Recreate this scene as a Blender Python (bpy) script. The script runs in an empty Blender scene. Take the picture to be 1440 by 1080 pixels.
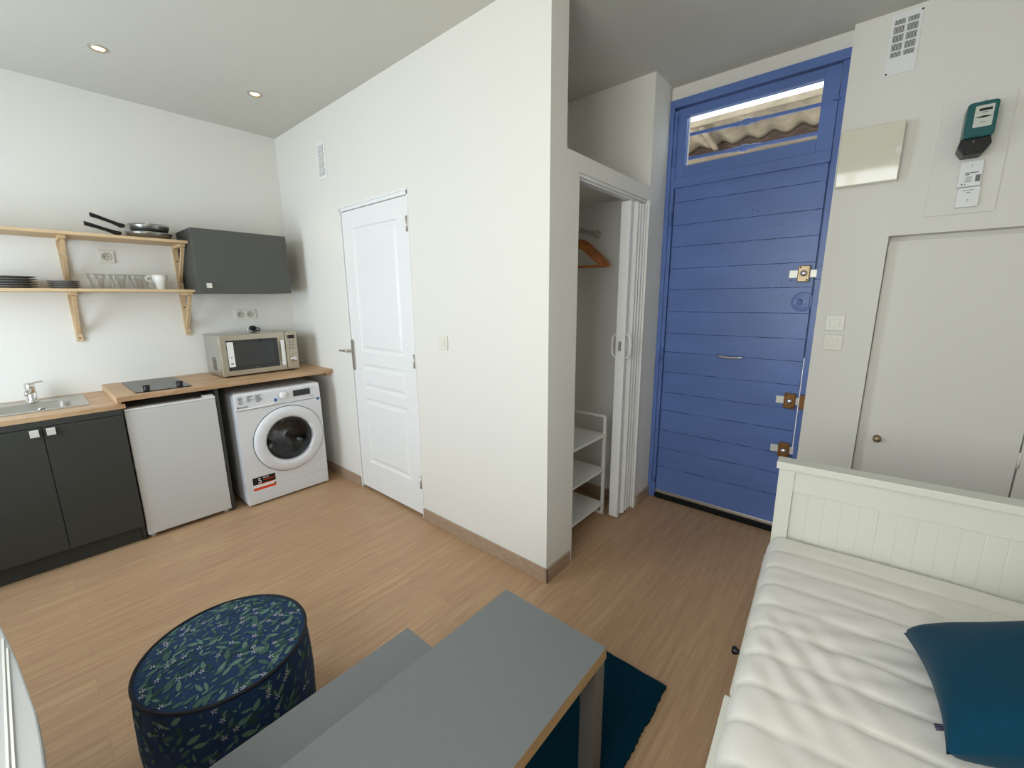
import bpy, bmesh, math, random
from mathutils import Vector, Matrix
random.seed(7)
C = bpy.context.scene.collection
PI = math.pi
sin, cos, rad = math.sin, math.cos, math.radians

# ------------------------------------------------------------------ camera
def make_camera():
    y, p, r = rad(49.3602), rad(11.5113), rad(-0.4595)
    f = Vector((sin(y)*cos(p), cos(y)*cos(p), -sin(p)))
    rt = Vector((cos(y), -sin(y), 0)); up = rt.cross(f)
    r2 = cos(r)*rt + sin(r)*up; u2 = -sin(r)*rt + cos(r)*up
    cd = bpy.data.cameras.new('camera'); co = bpy.data.objects.new('camera', cd); C.objects.link(co)
    cd.sensor_fit = 'HORIZONTAL'; cd.sensor_width = 36; cd.lens = 589.63/1440*36
    cd.clip_start = 0.02; cd.clip_end = 100
    co.matrix_world = Matrix(((r2.x, u2.x, -f.x, -1.6255), (r2.y, u2.y, -f.y, -3.9748), (r2.z, u2.z, -f.z, 1.4914), (0, 0, 0, 1)))
    bpy.context.scene.camera = co
make_camera()

# ------------------------------------------------------------------ world, lights, exposure
W = bpy.data.worlds.new('sky'); bpy.context.scene.world = W; bpy.context.scene.cycles.transparent_max_bounces = 24; W.use_nodes = True
_b = W.node_tree.nodes['Background']; _b.inputs[0].default_value = (0.80, 0.90, 1.0, 1); _b.inputs[1].default_value = 4.0
vs = bpy.context.scene.view_settings
vs.view_transform = 'Standard'; vs.look = 'None'; vs.exposure = -0.04; vs.gamma = 1.0; vs.use_curve_mapping = False

def area_light(name, loc, rot, sx, sy, power, col, spread=180):
    d = bpy.data.lights.new(name, 'AREA'); d.shape = 'RECTANGLE'; d.size = sx; d.size_y = sy
    d.energy = power; d.color = col; d.spread = rad(spread)
    o = bpy.data.objects.new(name, d); o.location = loc; o.rotation_euler = rot; C.objects.link(o); return o
# daylight coming in through the two windows of the left wall (x = -2.6), shining towards +X
WX = -2.6
area_light('window_daylight', (WX-0.02, -1.05, 1.55), (0, -PI/2, 0), 1.30, 1.00, 27, (0.70, 0.85, 1.0))
area_light('window_daylight', (WX-0.02, -3.55, 1.65), (0, -PI/2, 0), 1.50, 1.20, 27, (0.99, 0.975, 0.885))
sd = bpy.data.lights.new('sun', 'SUN'); sd.energy = 2.5; sd.angle = rad(1); sd.color = (1, .93, .82)
so = bpy.data.objects.new('sun', sd); so.rotation_euler = (rad(14), rad(8), 0); C.objects.link(so)

# ------------------------------------------------------------------ materials
def lin(c):
    return tuple(((v/255)/12.92 if v/255 <= .04045 else ((v/255+.055)/1.055)**2.4) for v in c) + (1,)
def mat(name, rgb, rough=.5, metal=0, spec=.5, noise=0, nscale=8, bump=0, bscale=60, trans=0, ior=1.45, coat=0, emit=None, estr=0, stretch=(1,1,1), sheen=0):
    m = bpy.data.materials.new(name); m.use_nodes = True; nt = m.node_tree; b = nt.nodes['Principled BSDF']
    col = lin(rgb)
    b.inputs['Base Color'].default_value = col; b.inputs['Roughness'].default_value = rough
    b.inputs['Metallic'].default_value = metal; b.inputs['Specular IOR Level'].default_value = spec
    b.inputs['Transmission Weight'].default_value = trans; b.inputs['IOR'].default_value = ior
    b.inputs['Coat Weight'].default_value = coat; b.inputs['Sheen Weight'].default_value = sheen
    if emit: b.inputs['Emission Color'].default_value = lin(emit); b.inputs['Emission Strength'].default_value = estr
    tc = nt.nodes.new('ShaderNodeTexCoord'); mp = nt.nodes.new('ShaderNodeMapping'); mp.inputs['Scale'].default_value = stretch
    nt.links.new(tc.outputs['Object'], mp.inputs[0])
    if noise:
        n = nt.nodes.new('ShaderNodeTexNoise'); n.inputs['Scale'].default_value = nscale; n.inputs['Detail'].default_value = 5
        nt.links.new(mp.outputs[0], n.inputs['Vector'])
        cr = nt.nodes.new('ShaderNodeValToRGB'); e = cr.color_ramp.elements
        e[0].position = .3; e[1].position = .7
        e[0].color = tuple(c*(1-noise) for c in col[:3])+(1,); e[1].color = tuple(min(1, c*(1+noise)) for c in col[:3])+(1,)
        nt.links.new(n.outputs['Fac'], cr.inputs[0]); nt.links.new(cr.outputs[0], b.inputs['Base Color'])
    if bump:
        n = nt.nodes.new('ShaderNodeTexNoise'); n.inputs['Scale'].default_value = bscale; n.inputs['Detail'].default_value = 3
        nt.links.new(mp.outputs[0], n.inputs['Vector'])
        bp = nt.nodes.new('ShaderNodeBump'); bp.inputs['Strength'].default_value = bump; bp.inputs['Distance'].default_value = .002
        nt.links.new(n.outputs['Fac'], bp.inputs['Height']); nt.links.new(bp.outputs[0], b.inputs['Normal'])
    return m
def wood_mat(name, c1, c2, scale=(1, 14, 14), rough=.5, nsc=3.0, bump=.1):
    m = bpy.data.materials.new(name); m.use_nodes = True; nt = m.node_tree; b = nt.nodes['Principled BSDF']
    b.inputs['Roughness'].default_value = rough
    tc = nt.nodes.new('ShaderNodeTexCoord'); mp = nt.nodes.new('ShaderNodeMapping'); mp.inputs['Scale'].default_value = scale
    nt.links.new(tc.outputs['Object'], mp.inputs[0])
    n = nt.nodes.new('ShaderNodeTexNoise'); n.inputs['Scale'].default_value = nsc; n.inputs['Detail'].default_value = 8; n.inputs['Roughness'].default_value = .6; n.inputs['Distortion'].default_value = .6
    nt.links.new(mp.outputs[0], n.inputs['Vector'])
    cr = nt.nodes.new('ShaderNodeValToRGB'); cr.color_ramp.elements[0].position = .3; cr.color_ramp.elements[1].position = .68
    cr.color_ramp.elements[0].color = lin(c1); cr.color_ramp.elements[1].color = lin(c2)
    nt.links.new(n.outputs['Fac'], cr.inputs[0]); nt.links.new(cr.outputs[0], b.inputs['Base Color'])
    bp = nt.nodes.new('ShaderNodeBump'); bp.inputs['Strength'].default_value = bump; bp.inputs['Distance'].default_value = .001
    nt.links.new(n.outputs['Fac'], bp.inputs['Height']); nt.links.new(bp.outputs[0], b.inputs['Normal'])
    return m
def floor_mat():
    m = bpy.data.materials.new('floor_laminate'); m.use_nodes = True; nt = m.node_tree; b = nt.nodes['Principled BSDF']
    b.inputs['Roughness'].default_value = .42; b.inputs['Specular IOR Level'].default_value = .4
    L = nt.links.new
    tc = nt.nodes.new('ShaderNodeTexCoord')
    br = nt.nodes.new('ShaderNodeTexBrick'); br.inputs['Scale'].default_value = 1; br.offset = .37; br.offset_frequency = 2
    br.inputs['Brick Width'].default_value = 1.2; br.inputs['Row Height'].default_value = .16; br.inputs['Mortar Size'].default_value = .0010
    br.inputs['Mortar Smooth'].default_value = .3; br.inputs['Bias'].default_value = 0
    br.inputs['Color1'].default_value = (0, 0, 0, 1); br.inputs['Color2'].default_value = (1, 1, 1, 1); br.inputs['Mortar'].default_value = (.5, .5, .5, 1)
    L(tc.outputs['Object'], br.inputs['Vector'])
    # a different piece of grain for each plank
    sc = nt.nodes.new('ShaderNodeVectorMath'); sc.operation = 'SCALE'; sc.inputs['Scale'].default_value = 37
    L(br.outputs['Color'], sc.inputs[0])
    ad = nt.nodes.new('ShaderNodeVectorMath'); ad.operation = 'ADD'; L(tc.outputs['Object'], ad.inputs[0]); L(sc.outputs[0], ad.inputs[1])
    mp = nt.nodes.new('ShaderNodeMapping'); mp.inputs['Scale'].default_value = (1.3, 22, 1); L(ad.outputs[0], mp.inputs[0])
    n = nt.nodes.new('ShaderNodeTexNoise'); n.inputs['Scale'].default_value = 2.2; n.inputs['Detail'].default_value = 9; n.inputs['Roughness'].default_value = .62; n.inputs['Distortion'].default_value = .8
    L(mp.outputs[0], n.inputs['Vector'])
    cr = nt.nodes.new('ShaderNodeValToRGB'); e = cr.color_ramp.elements
    e[0].position = .25; e[0].color = lin((166, 130, 98)); e[1].position = .78; e[1].color = lin((198, 164, 128))
    L(n.outputs['Fac'], cr.inputs[0])
    hv = nt.nodes.new('ShaderNodeMapRange'); hv.inputs['To Min'].default_value = .95; hv.inputs['To Max'].default_value = 1.03; L(br.outputs['Color'], hv.inputs['Value'])
    mx = nt.nodes.new('ShaderNodeMix'); mx.data_type = 'RGBA'; mx.blend_type = 'MULTIPLY'; mx.inputs['Factor'].default_value = 1
    L(cr.outputs[0], mx.inputs['A']); L(hv.outputs[0], mx.inputs['B'])
    mo = nt.nodes.new('ShaderNodeMix'); mo.data_type = 'RGBA'; mo.inputs['B'].default_value = lin((112, 84, 60)); L(mx.outputs['Result'], mo.inputs['A'])
    mf = nt.nodes.new('ShaderNodeMath'); mf.operation = 'MULTIPLY'; mf.inputs[1].default_value = .22; L(br.outputs['Fac'], mf.inputs[0]); L(mf.outputs[0], mo.inputs['Factor'])
    L(mo.outputs['Result'], b.inputs['Base Color'])
    bp = nt.nodes.new('ShaderNodeBump'); bp.inputs['Strength'].default_value = .12; bp.inputs['Distance'].default_value = .001
    L(n.outputs['Fac'], bp.inputs['Height']); L(bp.outputs[0], b.inputs['Normal'])
    return m
M = dict(
    wall=mat('white_wall_paint', (232, 229, 221), .7, spec=.25, bump=.12, bscale=45),
    ceil=mat('ceiling_paint', (206, 204, 194), .8, spec=.2, bump=.08, bscale=40),
    floor=floor_mat(),
    base=wood_mat('taupe_skirting', (156, 132, 110), (176, 152, 128), (1, 8, 20), .5),
    blue=mat('blue_gloss_paint', (96, 122, 182), .34, spec=.5, noise=.10, nscale=2.5, bump=.35, bscale=22, stretch=(1, .6, 2)),
    bluedk=mat('dark_blue_groove', (24, 40, 84), .6),
    white=mat('white_lacquer', (236, 235, 230), .4), white_shaded=mat('white_lacquer_shaded', (186, 187, 186), .5),  # the second darkens the white side table top to stand for dimmer light
    doorw=mat('white_door_paint', (238, 238, 236), .38),
    plastic=mat('white_plastic', (238, 238, 236), .3),
    offw=mat('cream_plastic', (228, 225, 212), .3), well_shade=mat('socket_well_shade', (196, 192, 178), .4),
    box=mat('glossy_cream_cover', (222, 217, 198), .08, coat=.6),
    grey=mat('anthracite_melamine', (66, 67, 63), .55, noise=.03, nscale=30),
    grey_shaded=mat('anthracite_shaded', (56, 57, 53), .55, noise=.03, nscale=30),  # same anthracite darkened: weaker light on the base units put into its colour
    greyl=mat('anthracite_front', (82, 83, 79), .55),
    oak=wood_mat('oak_worktop', (168, 132, 96), (206, 172, 134), (1.4, 10, 10), .45, 2.4),
    pine=wood_mat('light_pine', (196, 166, 124), (216, 188, 148), (1.5, 16, 16), .55, 2.5),
    pinez=wood_mat('light_pine_upright', (196, 166, 124), (216, 188, 148), (16, 16, 1.5), .55, 2.5),
    hang=wood_mat('hanger_beech', (140, 78, 34), (182, 112, 56), (10, 1.5, 10), .35, 3),
    steel=mat('stainless_steel', (196, 194, 188), .28, metal=1, bump=.05, bscale=80, stretch=(1, 30, 30)),
    steelw=mat('brushed_champagne_steel', (190, 182, 164), .34, metal=.85, stretch=(1, 40, 40), bump=.06, bscale=20),
    chrome=mat('chrome', (225, 225, 225), .1, metal=1),
    satin=mat('satin_nickel', (196, 191, 182), .35, metal=.8),
    zinc=mat('zinc_bolt', (226, 224, 216), .4, metal=.3),
    brass=mat('old_brass', (158, 140, 110), .38, metal=.7, noise=.2, nscale=40),
    brown=mat('brown_lock_case', (134, 92, 46), .35, metal=.3, noise=.1, nscale=30),
    black=mat('black_plastic', (16, 16, 18), .35),
    glassblk=mat('black_glass', (20, 22, 24), .06, coat=.5),
    mwwin=mat('oven_window', (38, 40, 40), .15, coat=.5),
    hob=mat('black_ceramic_glass', (26, 28, 30), .22, spec=.35),
    dark=mat('dark_gap', (8, 8, 9), .9),
    applw=mat('white_enamel', (226, 227, 230), .32),
    fridge=mat('white_enamel_fridge', (206, 206, 204), .4),
    glass=mat('clear_glass', (250, 252, 252), .02, trans=1, ior=1.45),
    ceramic=mat('white_ceramic', (238, 236, 230), .2),
    plate=mat('dark_grey_stoneware', (118, 114, 110), .35),
    pan=mat('grey_aluminium_pan', (156, 158, 154), .28, metal=.9),
    panin=mat('nonstick_coating', (40, 40, 42), .4),
    tabletop=mat('matte_grey_laminate', (114, 117, 118), .45, noise=.02, nscale=60),
    tleg=mat('dark_table_leg', (96, 92, 86), .5),
    edge=wood_mat('wood_edge_band', (150, 118, 78), (176, 140, 96), (1.5, 20, 20), .5),
    rug=mat('teal_rug_pile', (0, 40, 56), .95, spec=.1, noise=.35, nscale=160, bump=1, bscale=260, sheen=0),
    teal=mat('teal_velvet', (0, 58, 80), .85, spec=.2, noise=.06, nscale=120, bump=.2, bscale=300, sheen=.08),
    navy=mat('navy_fabric', (14, 46, 82), .85, noise=.12, nscale=14, bump=.3, bscale=500),
    leaf=mat('printed_sage_leaf', (92, 120, 108), .9, spec=.2), leaf2=mat('printed_dark_leaf', (44, 68, 66), .9, spec=.2), leaf3=mat('printed_mid_leaf', (66, 94, 86), .9, spec=.2),
    petal=mat('printed_white_petal', (206, 200, 214), .85), piping=mat('black_piping', (10, 8, 20), .7),
    bedw=mat('white_bed_paint', (224, 224, 212), .4),
    mattress=mat('white_quilted_cover', (232, 228, 220), .9, bump=.15, bscale=400, sheen=.2),
    roof=mat('weathered_fibre_cement', (168, 150, 124), .9, noise=.25, nscale=9, bump=.6, bscale=60),
    fascia=mat('weathered_fascia_board', (118, 92, 76), .8, noise=.35, nscale=12, stretch=(8, 1, 8)),
    render=mat('outside_render', (176, 156, 132), .9, noise=.2, nscale=5),
    outwall_lit=mat('outside_wall_lit', (228, 224, 214), .9, noise=.08, nscale=5),  # paler than the render: daylight seen in the door slit is put into the colour
    ground=mat('outside_paving', (205, 198, 184), .9, noise=.1),
    teal_meter=mat('teal_meter_case', (28, 92, 92), .3), dial=mat('meter_dial_card', (206, 208, 196), .5),
    lred=mat('sticker_orange', (226, 72, 20), .5), ltxt=mat('print_grey', (110, 112, 116), .5), lblue=mat('print_blue', (40, 90, 170), .4),
    lwhite=mat('print_white', (240, 240, 240), .5), lblack=mat('print_black', (20, 20, 24), .5),
    drum=mat('steel_drum', (150, 150, 150), .25, metal=1, noise=.2, nscale=20), porthole=mat('porthole_glass', (60, 62, 64), .05, trans=.75, ior=1.4),
    bulb=mat('halogen_bulb', (255, 220, 170), .5, emit=(255, 196, 120), estr=9),
    rubber=mat('grey_rubber', (90, 90, 94), .6),
    navytag=mat('dark_fringe', (30, 26, 60), .8),
)
def thin_glass(name, tint=(.98, .99, .99)):
    m = bpy.data.materials.new(name); m.use_nodes = True; nt = m.node_tree; nt.nodes.clear()
    o = nt.nodes.new('ShaderNodeOutputMaterial'); mx = nt.nodes.new('ShaderNodeMixShader'); tr = nt.nodes.new('ShaderNodeBsdfTransparent'); gl = nt.nodes.new('ShaderNodeBsdfGlossy'); fr = nt.nodes.new('ShaderNodeLayerWeight'); pw = nt.nodes.new('ShaderNodeMath'); pw.operation = 'POWER'; pw.inputs[1].default_value = 4; ma = nt.nodes.new('ShaderNodeMath'); ma.operation = 'MULTIPLY_ADD'; ma.inputs[1].default_value = .75; ma.inputs[2].default_value = .04
    tr.inputs[0].default_value = tint+(1,); gl.inputs['Roughness'].default_value = .03; fr.inputs['Blend'].default_value = .5
    nt.links.new(fr.outputs['Facing'], pw.inputs[0]); nt.links.new(pw.outputs[0], ma.inputs[0]); nt.links.new(ma.outputs[0], mx.inputs[0]); nt.links.new(tr.outputs[0], mx.inputs[1]); nt.links.new(gl.outputs[0], mx.inputs[2]); nt.links.new(mx.outputs[0], o.inputs[0])
    return m
M['glass'] = thin_glass('clear_glass'); M['tumbler'] = thin_glass('tumbler_glass', (.965, .97, .97)); M['porthole'] = thin_glass('porthole_glass', (.62, .64, .66))
M['drum'].node_tree.nodes['Principled BSDF'].inputs['Roughness'].default_value = .3

# ------------------------------------------------------------------ mesh builder
class MB:
    def __init__(s): s.v = []; s.f = []; s.m = []; s.sm = []
    def add(s, vs, fs, mi=0, sm=False):
        o = len(s.v); s.v += [tuple(v) for v in vs]
        for f in fs: s.f.append([i+o for i in f]); s.m.append(mi); s.sm.append(sm)
        return s
    def box(s, x0, x1, y0, y1, z0, z1, mi=0):
        x0, x1 = sorted((x0, x1)); y0, y1 = sorted((y0, y1)); z0, z1 = sorted((z0, z1))
        return s.add([(x0,y0,z0),(x1,y0,z0),(x1,y1,z0),(x0,y1,z0),(x0,y0,z1),(x1,y0,z1),(x1,y1,z1),(x0,y1,z1)],
                     [(0,3,2,1),(4,5,6,7),(0,1,5,4),(1,2,6,5),(2,3,7,6),(3,0,4,7)], mi)
    def prism(s, pts, h0, h1, axis='z', mi=0, sm=False):
        """polygon given in the two other axes (x,y for z; y,z for x; x,z for y)"""
        n = len(pts)
        def P(a, b, h): return {'z': (a, b, h), 'x': (h, a, b), 'y': (a, h, b)}[axis]
        vs = [P(a, b, h0) for a, b in pts]+[P(a, b, h1) for a, b in pts]
        area = sum(pts[i][0]*pts[(i+1) % n][1]-pts[(i+1) % n][0]*pts[i][1] for i in range(n))
        flip = (area < 0) ^ (axis == 'y') ^ (h1 < h0)
        fs = [list(range(n))[::-1], list(range(n, 2*n))]
        sides = [(i, (i+1) % n, n+(i+1) % n, n+i) for i in range(n)]
        allf = fs+sides
        if flip: allf = [list(f)[::-1] for f in allf]
        o = len(s.v); s.v += vs
        for k, f in enumerate(allf): s.f.append([i+o for i in f]); s.m.append(mi); s.sm.append(sm and k > 1)
        return s
    def lathe(s, prof, c=(0,0,0), n=32, axis='z', mi=0, sm=True, a0=0, a1=2*PI):
        full = abs(a1-a0-2*PI) < 1e-6; k = n if full else n+1; vs = []
        for r, h in prof:
            for i in range(k):
                a = a0+(a1-a0)*i/n; u, w = r*cos(a), r*sin(a)
                d = {'z': (u, w, h), 'x': (h, u, w), 'y': (w, h, u)}[axis]
                vs.append((c[0]+d[0], c[1]+d[1], c[2]+d[2]))
        fs = []
        for j in range(len(prof)-1):
            for i in range(n):
                a, b = j*k+i, j*k+(i+1) % k; fs.append((a, b, b+k, a+k))
        s.add(vs, fs, mi, sm)
        return s
    def tube(s, pts, r, n=10, mi=0, closed=False, caps=True):
        P = [Vector(p) for p in pts]; N = len(P); rs = r if isinstance(r, (list, tuple)) else [r]*N
        vs = []; ref = None
        for i, p in enumerate(P):
            if closed: t = (P[(i+1) % N]-P[i-1]).normalized()
            else: t = (P[min(i+1, N-1)]-P[max(i-1, 0)]).normalized()
            if ref is None: ref = Vector((0,0,1)) if abs(t.z) < .9 else Vector((1,0,0))
            u = t.cross(ref).normalized(); w = t.cross(u).normalized(); ref = -w if False else u.cross(t)
            for k in range(n):
                a = 2*PI*k/n; vs.append(p+(u*cos(a)+w*sin(a))*rs[i])
        fs = []
        for i in range(N if closed else N-1):
            for k in range(n):
                a = i*n+k; b = i*n+(k+1) % n; c2 = ((i+1) % N)*n+(k+1) % n; d = ((i+1) % N)*n+k
                fs.append((a, b, c2, d))
        s.add(vs, fs, mi, True)
        if caps and not closed:
            o = len(s.v)-N*n
            s.f.append([o+k for k in range(n)][::-1]); s.m.append(mi); s.sm.append(False)
            s.f.append([o+(N-1)*n+k for k in range(n)]); s.m.append(mi); s.sm.append(False)
        return s
    def bar(s, a, b, w, h, mi=0, up=(0,0,1)):
        a, b = Vector(a), Vector(b); t = (b-a).normalized(); u = t.cross(Vector(up)).normalized(); q = u.cross(t)
        vs = [p+u*i*w/2+q*j*h/2 for p in (a, b) for i, j in ((-1,-1),(1,-1),(1,1),(-1,1))]
        return s.add(vs, [(0,1,2,3),(7,6,5,4),(0,4,5,1),(1,5,6,2),(2,6,7,3),(3,7,4,0)], mi)
    def disc(s, c, r, axis='z', n=24, mi=0):
        vs = []
        for i in range(n):
            a = 2*PI*i/n; u, w = r*cos(a), r*sin(a)
            d = {'z': (u, w, 0), 'x': (0, u, w), 'y': (w, 0, u)}[axis]; vs.append((c[0]+d[0], c[1]+d[1], c[2]+d[2]))
        return s.add(vs, [tuple(range(n))], mi)
    def build(s, name, m, parent=None, bevel=0, seg=2, recalc=True, autosmooth=False):
        ms = m if isinstance(m, (list, tuple)) else [m]
        me = bpy.data.meshes.new(name)
        off = Vector((0,0,0))
        if parent is not None:
            q = parent
            while q is not None: off += q.location; q = q.parent
        elif s.v:
            xs, ys, zs = zip(*s.v); off = Vector(((min(xs)+max(xs))/2, (min(ys)+max(ys))/2, min(zs)))
            if name in ('floor', 'ceiling'): off = Vector((0,0,0))
        me.from_pydata([tuple(Vector(v)-off) for v in s.v], [], s.f)
        for x in ms: me.materials.append(x)
        me.polygons.foreach_set('material_index', s.m); me.polygons.foreach_set('use_smooth', s.sm)
        if recalc:
            bm = bmesh.new(); bm.from_mesh(me); bmesh.ops.recalc_face_normals(bm, faces=bm.faces); bm.to_mesh(me); bm.free()
        me.update()
        o = bpy.data.objects.new(name, me); C.objects.link(o)
        if parent is not None: o.parent = parent
        else: o.location = off
        if bevel:
            b = o.modifiers.new('bevel', 'BEVEL'); b.width = bevel; b.segments = seg; b.limit_method = 'ANGLE'; b.angle_limit = rad(40)
        return o
def tag(o, label, cat, group=None, kind=None):
    if label: o['label'] = label
    if cat: o['category'] = cat
    if group: o['group'] = group
    if kind: o['kind'] = kind
    return o
def thing(name, loc, label=None, cat=None, group=None, kind=None):
    o = bpy.data.objects.new(name, None); C.objects.link(o); o.location = loc; o.empty_display_size = .1
    return tag(o, label, cat, group, kind)
def struct(name, mb, m, bevel=0):
    o = mb.build(name, m, None, bevel); o['kind'] = 'structure'; return o
def box1(name, m, parent, *b, bevel=0):
    return MB().box(*b).build(name, m, parent, bevel)
def copy_tree(o, loc, label=None, parent=None):
    c = o.copy(); C.objects.link(c)
    if parent is None: c.location = loc
    else: c.parent = parent
    if label: c['label'] = label
    for ch in o.children: copy_tree(ch, None, None, c)
    return c
def text(s, size, loc, face, m, parent, name='lettering', align='LEFT', depth=.0006, sx=1.0):
    """flat lettering; face '-y' faces the room from the kitchen wall, '-x' faces the room from the door walls"""
    cu = bpy.data.curves.new(name, 'FONT'); cu.body = s; cu.size = size; cu.align_x = align; cu.extrude = depth
    t = bpy.data.objects.new(name, cu); C.objects.link(t)
    me = bpy.data.meshes.new_from_object(t); bpy.data.objects.remove(t); bpy.data.curves.remove(cu)
    me.materials.clear(); me.materials.append(m)
    R = Matrix.Rotation(PI/2, 4, 'X') if face == '-y' else Matrix.Rotation(-PI/2, 4, 'Z') @ Matrix.Rotation(PI/2, 4, 'X')
    me.transform(R @ Matrix.Scale(sx, 4, (1, 0, 0)))
    o = bpy.data.objects.new(name, me); C.objects.link(o); off = Vector((0,0,0)); q = parent
    while q is not None: off += q.location; q = q.parent
    me.transform(Matrix.Translation(Vector(loc)-off)); o.parent = parent
    return o
def rrect(x0, x1, y0, y1, r, n=6):
    pts = []
    for cx, cy, a0 in ((x1-r, y1-r, 0), (x0+r, y1-r, 90), (x0+r, y0+r, 180), (x1-r, y0+r, 270)):
        for i in range(n+1):
            a = rad(a0+90*i/n); pts.append((cx+r*cos(a), cy+r*sin(a)))
    return pts

# ================================================================== SETTING
H = 2.806
struct('floor', MB().box(WX-.2, 1.50, -5.0, .2, -.06, 0), M['floor'])
struct('ceiling', MB().box(WX-.2, 1.50, -5.0, .2, H, H+.1), M['ceil'])
struct('wall_kitchen', MB().box(WX-.2, 1.50, 0, .15, 0, H), M['wall'])
# bathroom wall with its doorway
DY0, DY1, DZ = -1.770, -.960, 2.128
struct('wall_bathroom', MB().box(0, .12, -2.73, DY0, 0, H).box(0, .12, DY1, 0, 0, H).box(0, .12, DY0, DY1, DZ, H), M['wall'])
struct('wall_hall', MB().box(1.40, 1.50, -2.11, 0, 0, H), M['wall'])
# closet: jamb, lintel shelf, right block, back
cl = MB()
cl.box(0, .13, -2.81, -2.73, 0, H).box(.13, .245, -2.81, -2.73, 0, 2.165)
cl.box(.245, 1.07, -2.81, -2.72, 2.085, 2.165).box(.12, 1.07, -2.72, -2.20, 2.12, 2.165)
cl.prism([(1.07, -2.81), (1.315, -2.81), (1.335, -2.803), (1.35, -2.79), (1.50, -2.79), (1.50, -2.2), (1.07, -2.2)], 0, H, 'z')
cl.box(.12, 1.50, -2.20, -2.11, 0, H)
struct('wall_closet', cl, M['wall'])
# blue door wall: strip above the frame and the return on the right
struct('wall_entrance', MB().box(1.35, 1.50, -3.72, -2.79, 2.722, H), M['wall'])
ew = MB()
EY = -3.722
ew.box(1.30, 1.50, -3.977, EY, 0, H).box(1.30, 1.50, -5.0, -3.977, 1.786, H).box(1.385, 1.50, -5.0, -3.977, 0, 1.786)
ew.box(1.30, 1.50, -5.0, -4.66, 0, 1.786)
struct('wall_right', ew, M['wall'])
struct('wall_back', MB().box(WX-.2, 1.50, -5.1, -4.95, 0, H), M['wall'])
wl = MB()
def holes(mb, x0, x1, ya, yb, wins):
    ys = sorted([ya, yb]+[w[0] for w in wins]+[w[1] for w in wins])
    for a, b in zip(ys[:-1], ys[1:]):
        w = [q for q in wins if q[0] <= a+1e-6 and q[1] >= b-1e-6]
        if w: mb.box(x0, x1, a, b, 0, w[0][2]); mb.box(x0, x1, a, b, w[0][3], H)
        else: mb.box(x0, x1, a, b, 0, H)
WINS = [(-4.20, -2.90, .85, 2.45), (-1.60, -.50, .85, 2.25)]
holes(wl, WX-.2, WX, -5.0, .15, WINS)
struct('wall_left', wl, M['wall'])
for k, (a, b, z0, z1) in enumerate(WINS):
    w = thing('window_%d' % (k+1), (WX-.1, (a+b)/2, z0), kind='structure')
    fm = MB()
    for y in (a, b-.05, (a+b)/2-.04): fm.box(WX-.14, WX-.08, y, y+(.08 if abs(y-((a+b)/2-.04)) < 1e-6 else .05), z0, z1)
    fm.box(WX-.14, WX-.08, a, b, z0, z0+.06).box(WX-.14, WX-.08, a, b, z1-.06, z1)
    fm.build('window_frame', M['white'], w)
# skirting boards
bh, bt = .081, .012
struct('baseboard_bathroom', MB().box(-bt, 0, -2.822, DY0-.005, 0, bh).box(-bt, 0, DY1+.01, 0, 0, bh), M['base'], .002)
struct('baseboard_closet', MB().box(-bt, .215, -2.822, -2.81, 0, bh).box(1.10, 1.345, -2.822, -2.81, 0, bh).box(1.058, 1.07, -2.71, -2.2, 0, bh).box(.24, 1.07, -2.212, -2.2, 0, bh), M['base'], .002)
struct('baseboard_kitchen', MB().box(WX, 0, -.012, 0, 0, bh), M['base'], .002)
struct('baseboard_right', MB().box(1.288, 1.30, -3.98, EY, 0, bh), M['base'], .002)

# ------------------------------------------------------------------ door_1: white panelled bathroom door
d = thing('door_1', (0, (DY0+DY1)/2, 0), kind='structure')
fr = MB()
fr.box(-.004, .09, DY1-.012, DY1, 0, DZ).box(-.004, .09, DY0, DY0+.010, 0, DZ).box(-.004, .09, DY0, DY1, DZ-.022, DZ)
fr.box(-.010, .0, DY0, DY1, DZ, DZ+.010)
fr.build('door_frame', M['doorw'], d, .0015)
LY0, LY1, LZ0, LZ1 = DY0+.013, DY1-.016, .022, 2.102
def panel_leaf(x, y0, y1, z0, z1, panels, depth=.04):
    mb = MB(); F = x
    # front face with rectangular holes, moulded recesses and raised fields (faces -X)
    ys = sorted({y0, y1} | {p[0] for p in panels} | {p[1] for p in panels}); zs = sorted({z0, z1} | {p[2] for p in panels} | {p[3] for p in panels})
    for a, b in zip(ys[:-1], ys[1:]):
        for c, e in zip(zs[:-1], zs[1:]):
            if any(p[0] <= a+1e-6 and p[1] >= b-1e-6 and p[2] <= c+1e-6 and p[3] >= e-1e-6 for p in panels): continue
            mb.add([(F, a, c), (F, a, e), (F, b, e), (F, b, c)], [(0, 1, 2, 3)])
    for p in panels:
        rings = [(0, 0), (.006, .007), (.016, .009), (.024, .009), (.046, .002), (.05, .002)]
        loops = []
        for ins, dx in rings:
            loops.append([(F+dx, p[0]+ins, p[2]+ins), (F+dx, p[1]-ins, p[2]+ins), (F+dx, p[1]-ins, p[3]-ins), (F+dx, p[0]+ins, p[3]-ins)])
        for A, B in zip(loops[:-1], loops[1:]):
            for i in range(4): mb.add([A[i], A[(i+1) % 4], B[(i+1) % 4], B[i]], [(0, 1, 2, 3)])
        mb.add(loops[-1], [(0, 1, 2, 3)])
    mb.add([(F, y0, z0), (F, y1, z0), (F, y1, z1), (F, y0, z1), (F+depth, y0, z0), (F+depth, y1, z0), (F+depth, y1, z1), (F+depth, y0, z1)],
           [(0, 1, 5, 4), (1, 2, 6, 5), (2, 3, 7, 6), (3, 0, 4, 7), (4, 5, 6, 7)])
    return mb
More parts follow.
